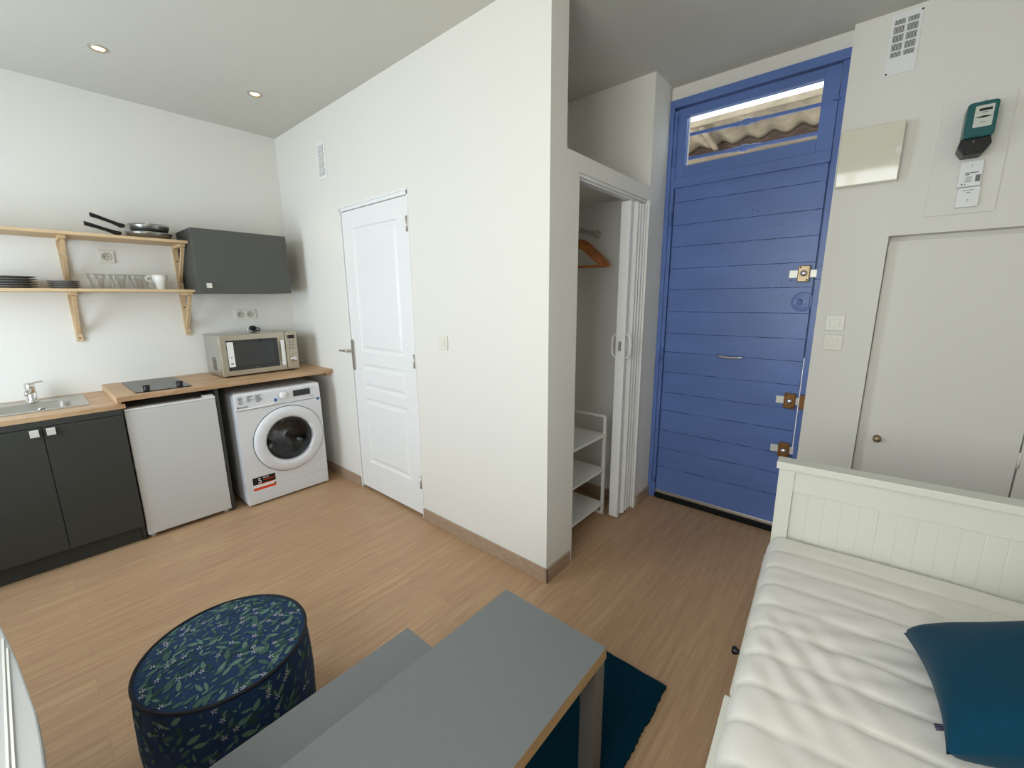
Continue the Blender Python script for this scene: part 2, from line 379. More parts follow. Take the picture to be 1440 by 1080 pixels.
lf = panel_leaf(.004, LY0, LY1, LZ0, LZ1, [(-1.640, -1.100, 1.115, 1.985), (-1.640, -1.100, .835, 1.025), (-1.640, -1.100, .245, .765)]).build('door_leaf', M['doorw'], d)
hd = MB().prism(rrect(-1.012, -.976, .965, 1.200, .017), -.006, .004, 'x')
hd.tube([(.0, -.994, 1.115), (-.045, -.994, 1.115)], .010, 12)
hd.tube([(-.045, -.994, 1.115), (-.050, -.965, 1.115), (-.050, -.90, 1.112), (-.046, -.872, 1.110)], [.011, .010, .008, .008], 12)
hd.box(-.0065, -.003, -.999, -.989, .985, 1.012)
hn = hd.build('door_handle', M['satin'], lf); hn['label'] = 'satin nickel lever handle on a long plate'
for z in (1.94, 1.10, .266):
    MB().tube([(-.006, -1.758, z-.045), (-.006, -1.758, z+.045)], .007, 10).build('hinge', M['satin'], d)

# ------------------------------------------------------------------ door_2: blue entrance door with transom
XB = 1.35
d2 = thing('door_2', (XB, -3.25, 0), kind='structure')
fm = MB()
fm.box(XB-.028, XB+.07, -2.835, -2.790, 0, 2.722)                       # left jamb
fm.box(XB-.028, XB+.07, -3.78, -2.835, 2.675, 2.722)                     # head
fm.box(XB-.016, XB+.07, -2.858, -2.835, 0, 2.66)
fm.box(XB-.016, XB+.028, -3.69, -2.858, 2.205, 2.255)                     # mid rail
fm.box(XB-.024, XB-.0165, -3.688, -2.859, 2.196, 2.212)
fm.box(XB-.006, XB+.07, -3.80, -3.6905, 1.125, 2.70).box(XB-.006, XB+.07, -3.80, -3.6905, 0, 1.125)
fm.box(XB+.03, XB+.07, -3.70, -3.675, 1.13, 2.21).box(XB+.03, XB+.07, -3.70, -3.675, 0, .52)   # stop, open where daylight shows
fm.box(XB+.0705, XB+.09, -2.87, -2.80, 0, 2.7)
fm.build('door_frame', M['blue'], d2, .002)
# sash
sz0, sz1, sy0, sy1 = 2.257, 2.668, -3.688, -2.856
gz0, gz1, gy0, gy1 = 2.326, 2.618, -3.615, -2.912
sm_ = MB()
sm_.box(XB-.006, XB+.035, sy0, gy0, sz0, sz1).box(XB-.006, XB+.035, gy1, sy1, sz0, sz1)
sm_.box(XB-.006, XB+.035, gy0, gy1, sz0, gz0).box(XB-.006, XB+.035, gy0, gy1, gz1, sz1)
ss = sm_.build('transom_sash', M['blue'], d2, .002)
rb = MB(); rb.box(XB+.034, XB+.04, gy1-.007, gy1, gz0, gz1)
rb.build('white_glazing_edge', M['white'], ss)
box1('window_pane', M['glass'], ss, XB+.018, XB+.022, gy0, gy1, gz0, gz1)
gl = MB().tube([(XB-.012, -3.70, 2.50), (XB-.012, -3.668, 2.50)], .006).tube([(XB-.006, -3.685, 2.50), (XB-.03, -3.685, 2.50)], .007)
gl.build('catch', M['blue'], ss)
for z0 in (2.532, 2.388):                                                # wrought window bars outside with a twisted middle
    b = MB(); x = XB+.075; dz = -.012
    b.bar((x, gy1+.02, z0), (x, gy0-.02, z0+dz), .012, .018)
    prof = [(-.11, .004), (-.09, .010), (-.06, .013), (-.045, .016), (-.03, .012), (-.012, .020), (.012, .020), (.03, .012), (.045, .016), (.06, .013), (.09, .010), (.11, .004)]
    b.tube([(x, -3.24+a, z0-.006) for a, r in prof], [r for a, r in prof], 8)
    b.build('window_bar', M['blue'], d2)
# plank leaf
PZ = [.05, .249, .396, .531, .684, .819, .967, 1.112, 1.245, 1.394, 1.543, 1.682, 1.825, 1.963, 2.107, 2.200]
LL, LR = -2.862, -3.683
lf2 = MB()
lf2.box(XB+.006, XB+.04, LR, LL, .05, 2.2)
rr = random.Random(3)
for a, b in zip(PZ[:-1], PZ[1:]):
    dx = rr.uniform(-.0006, .0006)
    lf2.box(XB+dx, XB+.006, LR, LL, a+.0007, b-.0007)
lf2o = lf2.build('door_leaf', M['blue'], d2, .0012, 1)
gr = MB()
for z in PZ[1:-1]:
    y = LL
    while y > LR+.02:                                                   # dark broken joints between planks
        L_ = rr.uniform(.02, .22); g = rr.uniform(.0, .05) if z > 1.3 else rr.uniform(.02, .22)
        y2 = max(y-L_, LR)
        dz = (z-1.2)*0
        t_ = rr.uniform(.0006, .0016)
        gr.box(XB-.0009, XB+.002, y2, y, z-t_, z+t_); y = y2-g
for k in range(16):
    y = rr.uniform(-3.64, -3.3); z = rr.uniform(1.3, 2.05); gr.box(XB-.001, XB+.002, y, y+rr.uniform(.004, .014), z, z+rr.uniform(.001, .004))
gr.build('plank_joints', M['bluedk'], lf2o)
MB().box(XB-.012, XB+.0, LR, LL, .040, .062).build('metal_sill_bar', M['satin'], lf2o, .002)
box1('door_foot_shade', M['dark'], d2, XB-.02, XB+.07, -3.74, -2.86, 0, .030)  # black strip standing for the shade in the gap below the leaf
for z in (2.576, 2.373, 2.006, 1.095, .169):
    MB().tube([(XB-.024, -2.853, z-.046), (XB-.024, -2.853, z+.046)], .0065, 10).build('hinge', M['blue'], d2)
def rim_lock(yc, zc, c1, brown=True, s=1):
    L = MB().box(XB-.034, XB, yc-.029, yc+.029, zc-.045, zc+.045)
    o = L.build('lock', c1, d2, .004)
    MB().box(XB-.014, XB-.002, yc-.062, yc+.072, zc-.022, zc+.022).build('lock_bolt', M['zinc'], o, .002)
    k = MB().lathe([(0, -.06), (.012, -.06), (.016, -.054), (.016, -.044), (.008, -.040), (.008, -.030)], (XB, yc-.002, zc+.002), 20, 'x')
    k.build('lock_knob', M['chrome'], o)
    for u, w in ((.018, .035), (-.018, -.035)): MB().lathe([(0, -.0365), (.0045, -.0365), (.005, -.034)], (XB, yc+u, zc+w), 10, 'x').build('screw', M['black'], o)
    return o
a_ = rim_lock(-3.636, 1.617, M['brass']); a_['label'] = 'worn brass upper rim lock'
b_ = rim_lock(-3.645, .873, M['brown']); rim_lock(-3.646, .562, M['brown'])
box1('lock_keeper', M['brown'], d2, XB-.045, XB-.006, -3.76, -3.696, .835, .918, bevel=.003)
box1('lock_keeper', M['blue'], d2, XB-.024, XB-.006, -3.76, -3.696, 1.585, 1.655, bevel=.002)
box1('lock_keeper', M['blue'], d2, XB-.024, XB-.006, -3.76, -3.696, .52, .60, bevel=.002)
# old painted-over lock with a round backplate
pl = MB().lathe([(0, -.003), (.054, -.003), (.056, .0), (.056, .002)], (XB, -3.645, 1.460), 36, 'x')
pl.box(XB-.016, XB, -3.672, -3.60, 1.444, 1.476).lathe([(0, -.034), (.013, -.032), (.015, -.022), (.010, -.012)], (XB, -3.632, 1.46), 16, 'x').box(XB-.022, XB-.004, -3.678, -3.667, 1.43, 1.49)
pl.build('painted_lock', M['blue'], d2, .001)
# chrome pull handle
ph = MB()
for y in (-3.219, -3.363): ph.lathe([(0, -.034), (.006, -.034), (.0075, -.022), (.006, -.014), (.013, -.005), (.014, 0)], (XB, y, 1.113), 16, 'x')
ph.tube([(XB-.030, -3.219-i*.144/12, 1.113-.006*sin(PI*i/12)) for i in range(13)], [.006+.003*sin(PI*i/12) for i in range(13)], 10)
ph.build('pull_handle', M['chrome'], d2)

# ------------------------------------------------------------------ door_3: white cupboard door in the recess
d3 = thing('door_3', (1.36, -4.28, 0), kind='structure')
box1('door_leaf', M['wall'], d3, 1.358, 1.384, -4.572, -3.981, .10, 1.764, bevel=.001)
box1('door_frame', M['wall'], d3, 1.352, 1.384, -4.66, -4.578, 0, 1.786)
for z in (1.02, .68): MB().tube([(1.352, -4.576, z), (1.352, -4.576, z+.08)], .006).build('hinge', M['wall'], d3)
MB().lathe([(0, -.040), (.012, -.039), (.018, -.033), (.017, -.026), (.009, -.018), (.010, -.008), (.018, -.004), (.018, 0)], (1.358, -4.065, .722), 24, 'x').build('door_knob', M['brass'], d3)

# ------------------------------------------------------------------ door_4: folding accordion door, pushed open
d4 = thing('door_4', (.95, -2.765, 0), kind='structure')
box1('top_track', M['doorw'], d4, .246, 1.068, -2.785, -2.745, 2.062, 2.084, bevel=.001)
post = MB().box(.838, .868, -2.797, -2.735, .012, 2.056)
po = post.build('lead_post', M['doorw'], d4, .003)
pts = [(.868, -2.765), (.925, -2.803), (.945, -2.735), (.965, -2.803), (.985, -2.735), (1.005, -2.803), (1.025, -2.735), (1.045, -2.803), (1.062, -2.765)]
for a, b in zip(pts[:-1], pts[1:]):
    MB().bar((a[0], a[1], 1.037), (b[0], b[1], 1.037), 2.04, .007, up=(b[1]-a[1], -(b[0]-a[0]), 0)).build('folding_panel', M['doorw'], d4)
for y in (-2.797, -2.735):
    s_ = -1 if y < -2.76 else 1
    loop = [(.853+.0*s_, y+s_*.001, 1.265), (.853, y+s_*.020, 1.258), (.853, y+s_*.030, 1.235), (.853, y+s_*.032, 1.19), (.853, y+s_*.030, 1.145), (.853, y+s_*.020, 1.122), (.853, y+s_*.001, 1.115)]
    MB().tube(loop, .007, 8).build('door_handle', M['plastic'], po)
box1('catch', M['satin'], po, .834, .838, -2.775, -2.757, 1.16, 1.22)
struct('trim_1', MB().box(1.062, 1.072, -2.816, -2.73, 0, 2.085).box(.245, .253, -2.800, -2.73, 0, 2.085).box(.245, 1.07, -2.800, -2.786, 2.070, 2.085), M['white'])

# ================================================================== OUTSIDE, seen through the transom
def corrugated(x0, z0, x1, z1, ya, yb, amp=.026, per=.177, n=16, th=.006, ph=0):
    mb = MB(); ny = int((yb-ya)/per*n); nx = 6; L_ = math.hypot(x1-x0, z1-z0); nn = (-(z1-z0)/L_, (x1-x0)/L_)
    vs = []
    for s_ in (0, 1):
        for i in range(nx+1):
            for j in range(ny+1):
                y = ya+(yb-ya)*j/ny; h = amp*cos(2*PI*y/per+ph)-s_*th; t = i/nx
                vs.append((x0+(x1-x0)*t+nn[0]*h, y, z0+(z1-z0)*t+nn[1]*h))
    K = (nx+1)*(ny+1); fs = []
    for i in range(nx):
        for j in range(ny):
            a = i*(ny+1)+j; fs += [(a, a+1, a+ny+2, a+ny+1), (K+a, K+a+ny+1, K+a+ny+2, K+a+1)]
    for j in range(ny): fs += [(j, K+j, K+j+1, j+1), (nx*(ny+1)+j, nx*(ny+1)+j+1, K+nx*(ny+1)+j+1, K+nx*(ny+1)+j)]
    mb.add(vs, fs, 0, True); return mb
rf = thing('corrugated_roof', (2.5, -3.1, 2.55), 'weathered tan corrugated roof sheet seen outside through the blue door transom window', 'roof')
box1('edge_lath', M['roof'], rf, 1.838, 1.850, -4.7, -1.8, 2.719, 2.757)
corrugated(1.851, 2.738, 2.36, 2.712, -4.7, -1.8, amp=.019, ph=1.1).build('roof_sheet', M['roof'], rf)
rw = MB(); rw.bar((1.86, -2.835, 2.708), (2.33, -2.815, 2.675), .035, .02)
rw.build('roof_batten', M['render'], rf)
box1('wall_plate', M['fascia'], rf, 2.365, 2.39, -4.7, -1.8, 2.45, 2.78)
box1('gutter_board', M['render'], rf, 2.28, 2.364, -4.7, -1.8, 2.600, 2.625)
ow = struct('wall_outside', MB().box(2.30, 2.45, -4.7, -1.8, -.06, 2.595), M['outwall_lit'])
struct('trim_2', MB().box(1.5, 2.35, -4.7, -1.8, -.12, -.06), M['ground'])

# ================================================================== CEILING AND WALL FITTINGS
def spot(x, y, label):
    t = thing('ceiling_spotlight', (x, y, H-.03), label, 'ceiling light', 'recessed halogen spotlights')
    MB().lathe([(.028, -.002), (.030, -.004), (.041, -.004), (.043, 0), (.028, 0), (.026, .004)], (x, y, H), 32).build('trim_ring', M['satin'], t)
    MB().lathe([(0, -.003), (.012, -.004), (.024, -.0015), (.027, 0)], (x, y, H), 24).build('bulb', M['bulb'], t)
    ld = bpy.data.lights.new('spot_beam', 'SPOT'); ld.energy = 6; ld.color = (1, .78, .52); ld.spot_size = rad(75); ld.spot_blend = .6; ld.shadow_soft_size = .03
    lo = bpy.data.objects.new('spot_beam', ld); C.objects.link(lo); lo.parent = t; lo.location = (0, 0, .02)
    return t
spot(-1.121, -.676, 'recessed halogen spotlight glowing in the ceiling, the larger and further left')
spot(-.392, -.735, 'recessed halogen spotlight in the ceiling nearer the corner above the wall cabinet')

# vent on the bathroom wall
v = thing('air_vent', (0, -.777, 2.36), 'small white slim vent grille high on the wall left of the panelled door', 'air vent')
MB().box(-.006, 0, -.836, -.718, 2.36, 2.612).build('vent_plate', M['plastic'], v, .001)
g = MB()
for k in range(4):
    z = 2.385+k*.052
    g.box(-.0085, -.006, -.812, -.738, z, z+.044, 1)
    for j in range(7): g.box(-.0095, -.0085, -.812, -.738, z+.003+j*.006, z+.006+j*.006, 0)
g.build('grille', [M['plastic'], mat('vent_shade', (168, 168, 160), .7)], v)
# vent on the right wall
v = thing('air_vent', (1.3, -3.916, 2.525), 'white vent plate with ten dark louvre openings above the breaker box', 'air vent')
MB().box(1.294, 1.30, -3.972, -3.862, 2.53, 2.788).build('vent_plate', M['plastic'], v, .001)
g = MB()
for k in range(5):
    for q in range(2):
        z0, z1 = 2.742-k*.036, 2.742-k*.036+(.028 if k not in (0, 4) else .020)
        if k == 4: z0 += .008; z1 += .008
        y0 = -3.913+.001-q*.047+.0
        g.box(1.2925, 1.294, y0, y0+.038, z0, z1, 1)
        for j in range(8): g.box(1.291, 1.2925, y0+.0012+j*.0048, y0+.003+j*.0048, z0, z1, 0)
g.build('grille', [M['plastic'], M['lblack']], v)
for y, z in ((-3.967, 2.778), (-3.869, 2.538)): MB().lathe([(0, -.002), (.004, -.002), (.0045, 0)], (1.294, y, z), 10, 'x').build('screw', M['black'], v)
# breaker box cover
t = thing('breaker_box', (1.27, -3.853, 2.03), 'glossy cream electrical box cover mounted beside the blue door', 'electrical box')
cv = MB(); cv.add([(1.244, -3.973, 2.042), (1.244, -3.732, 2.042), (1.2265, -3.732, 2.30), (1.2265, -3.973, 2.30), (1.30, -3.973, 2.042), (1.30, -3.732, 2.042), (1.30, -3.732, 2.30), (1.30, -3.973, 2.30)],
       [(0, 1, 2, 3), (7, 6, 5, 4), (0, 4, 5, 1), (1, 5, 6, 2), (2, 6, 7, 3), (3, 7, 4, 0)])
cv.build('cover', M['box'], t, .003)
lt_ = MB().prism([(-3.9725+.0, 2.152), (-3.9725, 2.192)]+[(-3.9725+.024*sin(rad(a)), 2.172+.020*cos(rad(a))) for a in range(0, 181, 15)], 1.2325, 1.240, 'x')
lt_.build('finger_notch', M['offw'], t)
# meter board
t = thing('meter_board', (1.30, -4.205, 1.86), 'white painted backing board behind the meter and breaker', 'board')
MB().box(1.292, 1.30, -4.322, -4.092, 1.860, 2.350).build('panel', M['wall'], t, .002)
t = thing('electricity_meter', (1.27, -4.21, 2.09), 'teal and black electricity meter with a dial window', 'electricity meter')
me_ = MB().prism(rrect(-4.262, -4.168, 2.158, 2.298, .014), 1.185, 1.292, 'x')
mo_ = me_.build('meter_case', M['teal_meter'], t, .006)
MB().prism([(-4.255, 2.160), (-4.165, 2.160), (-4.160, 2.125), (-4.180, 2.094), (-4.240, 2.094), (-4.262, 2.130)], 1.20, 1.292, 'x').build('terminal_cover', M['black'], t, .004)
MB().prism(rrect(-4.248, -4.192, 2.196, 2.280, .004), 1.182, 1.186, 'x').build('dial_window', M['dial'], t)
q_ = MB().box(1.1805, 1.182, -4.242, -4.204, 2.258, 2.268).prism([(-4.246, 2.234), (-4.22, 2.239), (-4.194, 2.234), (-4.22, 2.230)], 1.1805, 1.182, 'x').box(1.1805, 1.182, -4.230, -4.214, 2.251, 2.253).box(1.1805, 1.182, -4.228, -4.212, 2.213, 2.2145)
q_.build('counter_print', M['lblack'], t)
MB().tube([(1.19, -4.213, 2.298), (1.19, -4.217, 2.304), (1.19, -4.222, 2.300)], .0015, 6).build('seal_wire', M['satin'], t)
MB().lathe([(0, -.004), (.004, -.003), (.004, 0)], (1.20, -4.205, 2.145), 10, 'x').build('screw', M['satin'], t)
t = thing('main_breaker', (1.27, -4.215, 1.885), 'slim white breaker unit with printed label under the teal meter', 'circuit breaker')
MB().box(1.266, 1.292, -4.258, -4.184, 1.972, 2.080).build('upper_case', M['plastic'], t, .003)
MB().box(1.270, 1.292, -4.264, -4.190, 1.885, 1.970).build('lower_case', M['plastic'], t, .003)
marks = [(1.265, -4.246, -4.204, 2.028, 2.031, 0), (1.265, -4.218, -4.205, 2.021, 2.0245, 0), (1.265, -4.254, -4.239, 1.990, 2.018, 1), (1.265, -4.202, -4.197, 1.980, 1.985, 0), (1.265, -4.211, -4.208, 1.980, 1.984, 0),
         (1.269, -4.242, -4.206, 1.956, 1.958, 1), (1.269, -4.232, -4.220, 1.945, 1.948, 1), (1.265, -4.222, -4.221, 2.052, 2.066, 1), (1.269, -4.228, -4.227, 1.905, 1.92, 1)]
marks += [(1.265, -4.228, -4.205-k*.001, 1.992+k*.005, 1.9935+k*.005, 1) for k in range(5)]
for a, b, c, e, f, mi in marks: MB().box(a, a+.0012, b, c, e, f).build('printed_mark', M['ltxt'] if mi else M['lblack'], t)
# switches
def switch_x(x, yc, zc, w, label, grp=None):
    t = thing('light_switch', (x, yc, zc-w/2), label, 'light switch', grp)
    MB().box(x-.008, x, yc-w/2, yc+w/2, zc-w/2, zc+w/2).build('plate', M['offw'], t, .003)
    MB().box(x-.011, x-.006, yc-w*.27, yc+w*.27, zc-w*.25, zc+w*.25).build('rocker', M['offw'], t, .0015)
    return t
switch_x(0, -2.045, 1.238, .085, 'white rocker switch on the wall right of the panelled door')
switch_x(1.30, -3.811, 1.347, .085, 'upper white rocker switch beside the blue door', 'switches beside the blue door')
switch_x(1.30, -3.814, 1.240, .085, 'lower white rocker switch beside the blue door', 'switches beside the blue door')
# sockets on the kitchen wall
def socket(xc, zc, n, label):
    w = .078*n+.002
    t = thing('power_socket', (xc, 0, zc-.04), label, 'power socket')
    MB().box(xc-w/2, xc+w/2, -.009, 0, zc-.041, zc+.041).build('plate', M['offw'], t, .003)
    for k in range(n):
        c = xc+(k-(n-1)/2)*.071
        s_ = MB().lathe([(.027, -.009), (.026, -.0115), (.022, -.0115), (.0205, -.0096), (0, -.0096)], (c, 0, zc), 24, 'y').build('socket_well', M['well_shade'], t)  # flat disc inside a raised ring; darker colour stands for the well's shade
        for u, w in ((-.009, 0), (.009, 0), (0, .010)): MB().lathe([(0, -.0102), (.003, -.0102), (.003, -.0096)], (c+u, 0, zc+w), 10, 'y').build('pin_hole', M['dark'], s_)
socket(-1.168, 1.788, 1, 'single cream power socket on the kitchen wall between the two shelves')
socket(-.388, 1.380, 2, 'double cream power socket on the kitchen wall above the microwave')

# ================================================================== KITCHEN
# ---- sink worktop (lower) with a cut-out for the sink
SX0, SX1, SY0, SY1 = -2.22, -1.420, -.500, -.055           # sink outline
t = MB(); z0, z1 = .868, .893
cx0, cx1, cy0, cy1 = SX0+.02, SX1-.02, SY0+.02, SY1-.02
t.box(WX, cx0, -.640, 0, z0, z1).box(cx1, -1.285, -.640, 0, z0, z1).box(cx0, cx1, -.640, cy0, z0, z1).box(cx0, cx1, cy1, 0, z0, z1)
tag(t.build('worktop', M['oak']), 'lower oak worktop holding the sink at the far left', 'worktop', 'oak worktops')
# ---- upper worktop
t = MB().box(-1.318, 0, -.640, 0, .908, .936)
ob = thing('worktop', (-.66, -.32, .905), 'upper oak worktop under the hob and microwave', 'worktop', 'oak worktops')
MB().box(-1.318, -.001, -.640, 0, .908, .936).build('board', M['oak'], ob, .002)
MB().box(-.035, -.001, -.60, -.02, .880, .908).build('wall_batten', M['oak'], ob, .001)
MB().box(-1.318, -1.300, -.635, -.001, .894, .908).build('end_batten', M['oak'], ob, .001)
# ---- sink
sk = thing('kitchen_sink', ((SX0+SX1)/2, -.28, .75), 'stainless steel inset sink in the lower worktop', 'sink')
bx0, bx1, by0, by1 = -1.95, -1.487, -.440, -.165
zt = .897
def ring_fill(mb, outer, inner, z):
    n = len(outer); vs = [(a, b, z) for a, b in outer]+[(a, b, z) for a, b in inner]
    mb.add(vs, [(i, (i+1) % n, n+(i+1) % n, n+i) for i in range(n)], 0, False)
def ring_walls(mb, loops, sm=True):
    n = len(loops[0]); vs = [p for l in loops for p in l]
    mb.add(vs, [(k*n+i, k*n+(i+1) % n, (k+1)*n+(i+1) % n, (k+1)*n+i) for k in range(len(loops)-1) for i in range(n)], 0, sm)
s_ = MB()
O = rrect(SX0, SX1, SY0, SY1, .012); Oi = rrect(SX0+.012, SX1-.012, SY0+.012, SY1-.012, .010)
B0 = rrect(bx0, bx1, by0, by1, .06); B1 = rrect(bx0+.008, bx1-.008, by0+.008, by1-.008, .055)
B2 = rrect(bx0+.02, bx1-.02, by0+.02, by1-.02, .05); B3 = rrect(bx0+.05, bx1-.05, by0+.05, by1-.05, .03)
up = lambda l, z: [(a, b, z) for a, b in l]
ring_walls(s_, [up(O, .8935), up(O, zt-.001), up(Oi, zt+.001), up(rrect(SX0+.02, SX1-.02, SY0+.02, SY1-.02, .01), zt-.003), up(B0, zt-.003), up(B1, zt-.008), up(B2, .77), up(B3, .752)])
s_.add(up(B3, .752), [tuple(range(len(B3)))])
so_ = s_.build('basin', M['steel'], sk)
ov = MB().lathe([(.026, -.002), (.025, -.005), (.018, -.005), (.0175, -.001)], (-1.607, by1-.012, .838), 24, 'y')
for a in (0, 120, 240): ov.bar((-1.607, by1-.016, .838), (-1.607+.02*sin(rad(a)), by1-.016, .838+.02*cos(rad(a))), .006, .003, up=(0, 1, 0))
ov.build('overflow_grille', M['chrome'], so_)
MB().disc((-1.607, by1-.0145, .838), .018, 'y').build('overflow_hole', M['dark'], so_)
# ---- faucet
fc = thing('kitchen_faucet', (-1.640, -.075, .896), 'chrome single lever mixer tap behind the sink', 'faucet')
MB().lathe([(.030, 0), (.030, .006), (.024, .010), (.023, .06), (.022, .085), (.0225, .088), (.0225, .104), (.018, .114), (0, .116)], (-1.640, -.105, .895), 28).build('faucet_body', M['chrome'], fc)
MB().tube([(-1.640, -.105, .955), (-1.648, -.16, .972), (-1.655, -.22, .966), (-1.656, -.226, .950)], [.017, .014, .013, .012], 14).build('spout', M['chrome'], fc)
MB().tube([(-1.640, -.105, 1.004), (-1.612, -.10, 1.010), (-1.582, -.095, 1.012)], [.007, .005, .0045], 10).build('lever', M['chrome'], fc)
# ---- sink base cabinet
cb = thing('base_cabinet', (-1.63, -.32, 0), 'anthracite double door sink cabinet standing below the lower worktop', 'cabinet')
c_ = MB().box(-1.318, -1.300, -.605, -.013, 0, .868).box(-1.963, -1.945, -.605, -.013, .10, .868).box(-1.945, -1.318, -.60, -.013, .10, .118).box(-1.945, -1.318, -.618, -.600, .832, .868).box(-1.945, -1.318, -.03, -.013, .118, .62)
c_.build('carcass', M['grey_shaded'], cb, .001)
box1('plinth', M['grey_shaded'], cb, -1.963, -1.319, -.595, -.577, 0, .103)
box1('top_rail', M['grey_shaded'], cb, -1.963, -1.300, -.637, -.619, .834, .868)
def tab_handle(parent, x0, x1, yf, z0, z1):
    return MB().prism([(yf+.006, z1-.003), (yf+.006, z1), (yf-.014, z1), (yf-.017, z1-.003), (yf-.017, z0), (yf-.014, z0), (yf-.014, z1-.003)], x0, x1, 'x').build('handle', M['zinc'], parent)
dr = box1('door', M['grey_shaded'], cb, -1.629, -1.303, -.638, -.619, .106, .830, bevel=.001); tab_handle(dr, -1.617, -1.583, -.638, .785, .822)
dr = box1('door', M['grey_shaded'], cb, -1.963, -1.632, -.638, -.619, .106, .830, bevel=.001); tab_handle(dr, -1.678, -1.644, -.638, .785, .822)
cb2 = thing('base_cabinet', (-2.28, -.32, 0), 'anthracite base cabinet in the far left corner of the kitchen', 'cabinet')
box1('carcass', M['grey_shaded'], cb2, WX+.006, -1.965, -.605, -.013, 0, .868); box1('door', M['grey_shaded'], cb2, WX+.008, -1.966, -.638, -.619, .106, .865, bevel=.001)
# ---- side panel
tag(MB().box(-.822, -.803, -.600, -.013, 0, .9075).build('cabinet_divider', M['grey'], None, .001), 'narrow anthracite upright divider between fridge and washing machine', 'panel')
# ---- fridge
fg = thing('mini_fridge', (-1.06, -.33, 0), 'small white undercounter fridge beside the dark cabinet', 'fridge')
MB().box(-1.290, -.832, -.560, -.06, .03, .835).build('fridge_body', M['fridge'], fg, .004)
dr = MB().box(-1.294, -.829, -.622, -.566, .026, .842).build('door', M['fridge'], fg, .006)
MB().box(-1.294, -.829, -.622, -.560, .843, .856).build('door_cap', M['plastic'], fg, .003)
MB().box(-.895, -.835, -.615, -.565, .856, .868).build('hinge_cover', M['plastic'], fg, .003)
for x in (-1.265, -.857):
    for y in (-.575, -.10): MB().lathe([(0, 0), (.016, 0), (.016, .01), (.010, .014), (.010, .031)], (x, y, .0), 16).build('foot', M['plastic'], fg)
# ---- washing machine
WY, WX0, WX1 = -.668, -.733, -.137
wm = thing('washing_machine', (-.435, -.40, 0), 'white front loading washing machine beneath the worktop', 'washing machine')
b_ = MB().box(WX0, WX0+.012, WY+.025, -.12, .012, .85).box(WX1-.012, WX1, WY+.025, -.12, .012, .85).box(WX0, WX1, WY+.025, -.12, .836, .85).box(WX0, WX1, -.132, -.12, .012, .85).box(WX0, WX1, WY+.025, -.12, .012, .026)
b_.build('body', M['applw'], wm, .004, 2)
MB().box(WX0, WX1, WY, WY+.03, .012, .118).build('kick_panel', M['applw'], wm, .006, 3)
cx, cz = -.400, .455
fp = MB(); n_ = 96; lo_, li_ = [], []
for k in range(n_):
    a = 2*PI*k/n_; u, w = cos(a), sin(a)
    tt = min([(WX1-cx)/u if u > 1e-9 else 9, (WX0-cx)/u if u < -1e-9 else 9, (.728-cz)/w if w > 1e-9 else 9, (.120-cz)/w if w < -1e-9 else 9])
    lo_.append((cx+tt*u, cz+tt*w)); li_.append((cx+.17*u, cz+.17*w))
for x_, z_ in ((WX0, .728), (WX1, .728), (WX0, .120), (WX1, .120)):
    i_ = min(range(n_), key=lambda i: (lo_[i][0]-x_)**2+(lo_[i][1]-z_)**2); lo_[i_] = (x_, z_)
L3 = [[(a, WY+.03, b) for a, b in lo_], [(a, WY+.002, b) for a, b in lo_], [(a, WY+.002, b) for a, b in li_], [(a, WY+.03, b) for a, b in li_]]
fp.add([p for l in L3 for p in l], [(j*n_+i, j*n_+(i+1) % n_, (j+1)*n_+(i+1) % n_, (j+1)*n_+i) for j in range(3) for i in range(n_)])
fp.build('front_panel', M['applw'], wm)
ft = MB().prism([(WY+.004, .730), (WY, .735), (WY+.008, .835), (WY+.016, .846), (WY+.035, .850), (WY+.035, .730)], WX0, WX1, 'x')
cp = ft.build('control_panel', M['applw'], wm, .004)
cx, cz = -.400, .455
MB().lathe([(.252, WY+.004), (.252, WY-.006), (.247, WY-.014), (.225, WY-.022), (.195, WY-.024), (.178, WY-.020), (.168, WY-.006), (.166, WY+.006)], (cx, 0, cz), 72, 'y').build('door_ring', M['applw'], wm)
gk = MB().lathe([(.2555, WY+.0015), (.2555, WY-.0005), (.2515, WY-.0005)], (cx, 0, cz), 72, 'y'); gk.build('door_gap', M['dark'], wm)
MB().lathe([(.167, WY-.008), (.160, WY-.014), (.12, WY+.01), (.07, WY+.035), (0, WY+.045)], (cx, 0, cz), 48, 'y').build('door_glass', M['porthole'], wm)
MB().lathe([(.168, WY-.004), (.165, WY+.03), (.15, WY+.06), (.17, WY+.075)], (cx, 0, cz), 48, 'y').build('door_seal', M['rubber'], wm)
dm = MB().lathe([(.17, WY+.08), (.17, WY+.30), (0, WY+.32)], (cx, 0, cz), 48, 'y')
for a in (90, 210, 330):
    u, w = cos(rad(a)), sin(rad(a))
    dm.tube([(cx+.155*u, WY+.09, cz+.155*w), (cx+.12*u, WY+.12, cz+.12*w), (cx+.11*u, WY+.28, cz+.11*w)], [.02, .035, .03], 12)
dm.build('drum', M['drum'], wm)
for a0, a1 in ((-38, -14), (16, 34)):
    hg = MB()
    for k in range(8):
        b0, b1 = rad(a0+(a1-a0)*k/8), rad(a0+(a1-a0)*(k+1)/8)
        P = lambda a, r, y: (cx+r*cos(a), y, cz+r*sin(a))
        hg.add([P(b0, .163, WY-.012), P(b1, .163, WY-.012), P(b1, .170, WY-.030), P(b0, .170, WY-.030), P(b1, .184, WY-.030), P(b0, .184, WY-.030), P(b1, .187, WY-.020), P(b0, .187, WY-.020)], [(0, 1, 2, 3), (3, 2, 4, 5), (5, 4, 6, 7)])
    hg.build('door_grip', M['plastic'], wm)
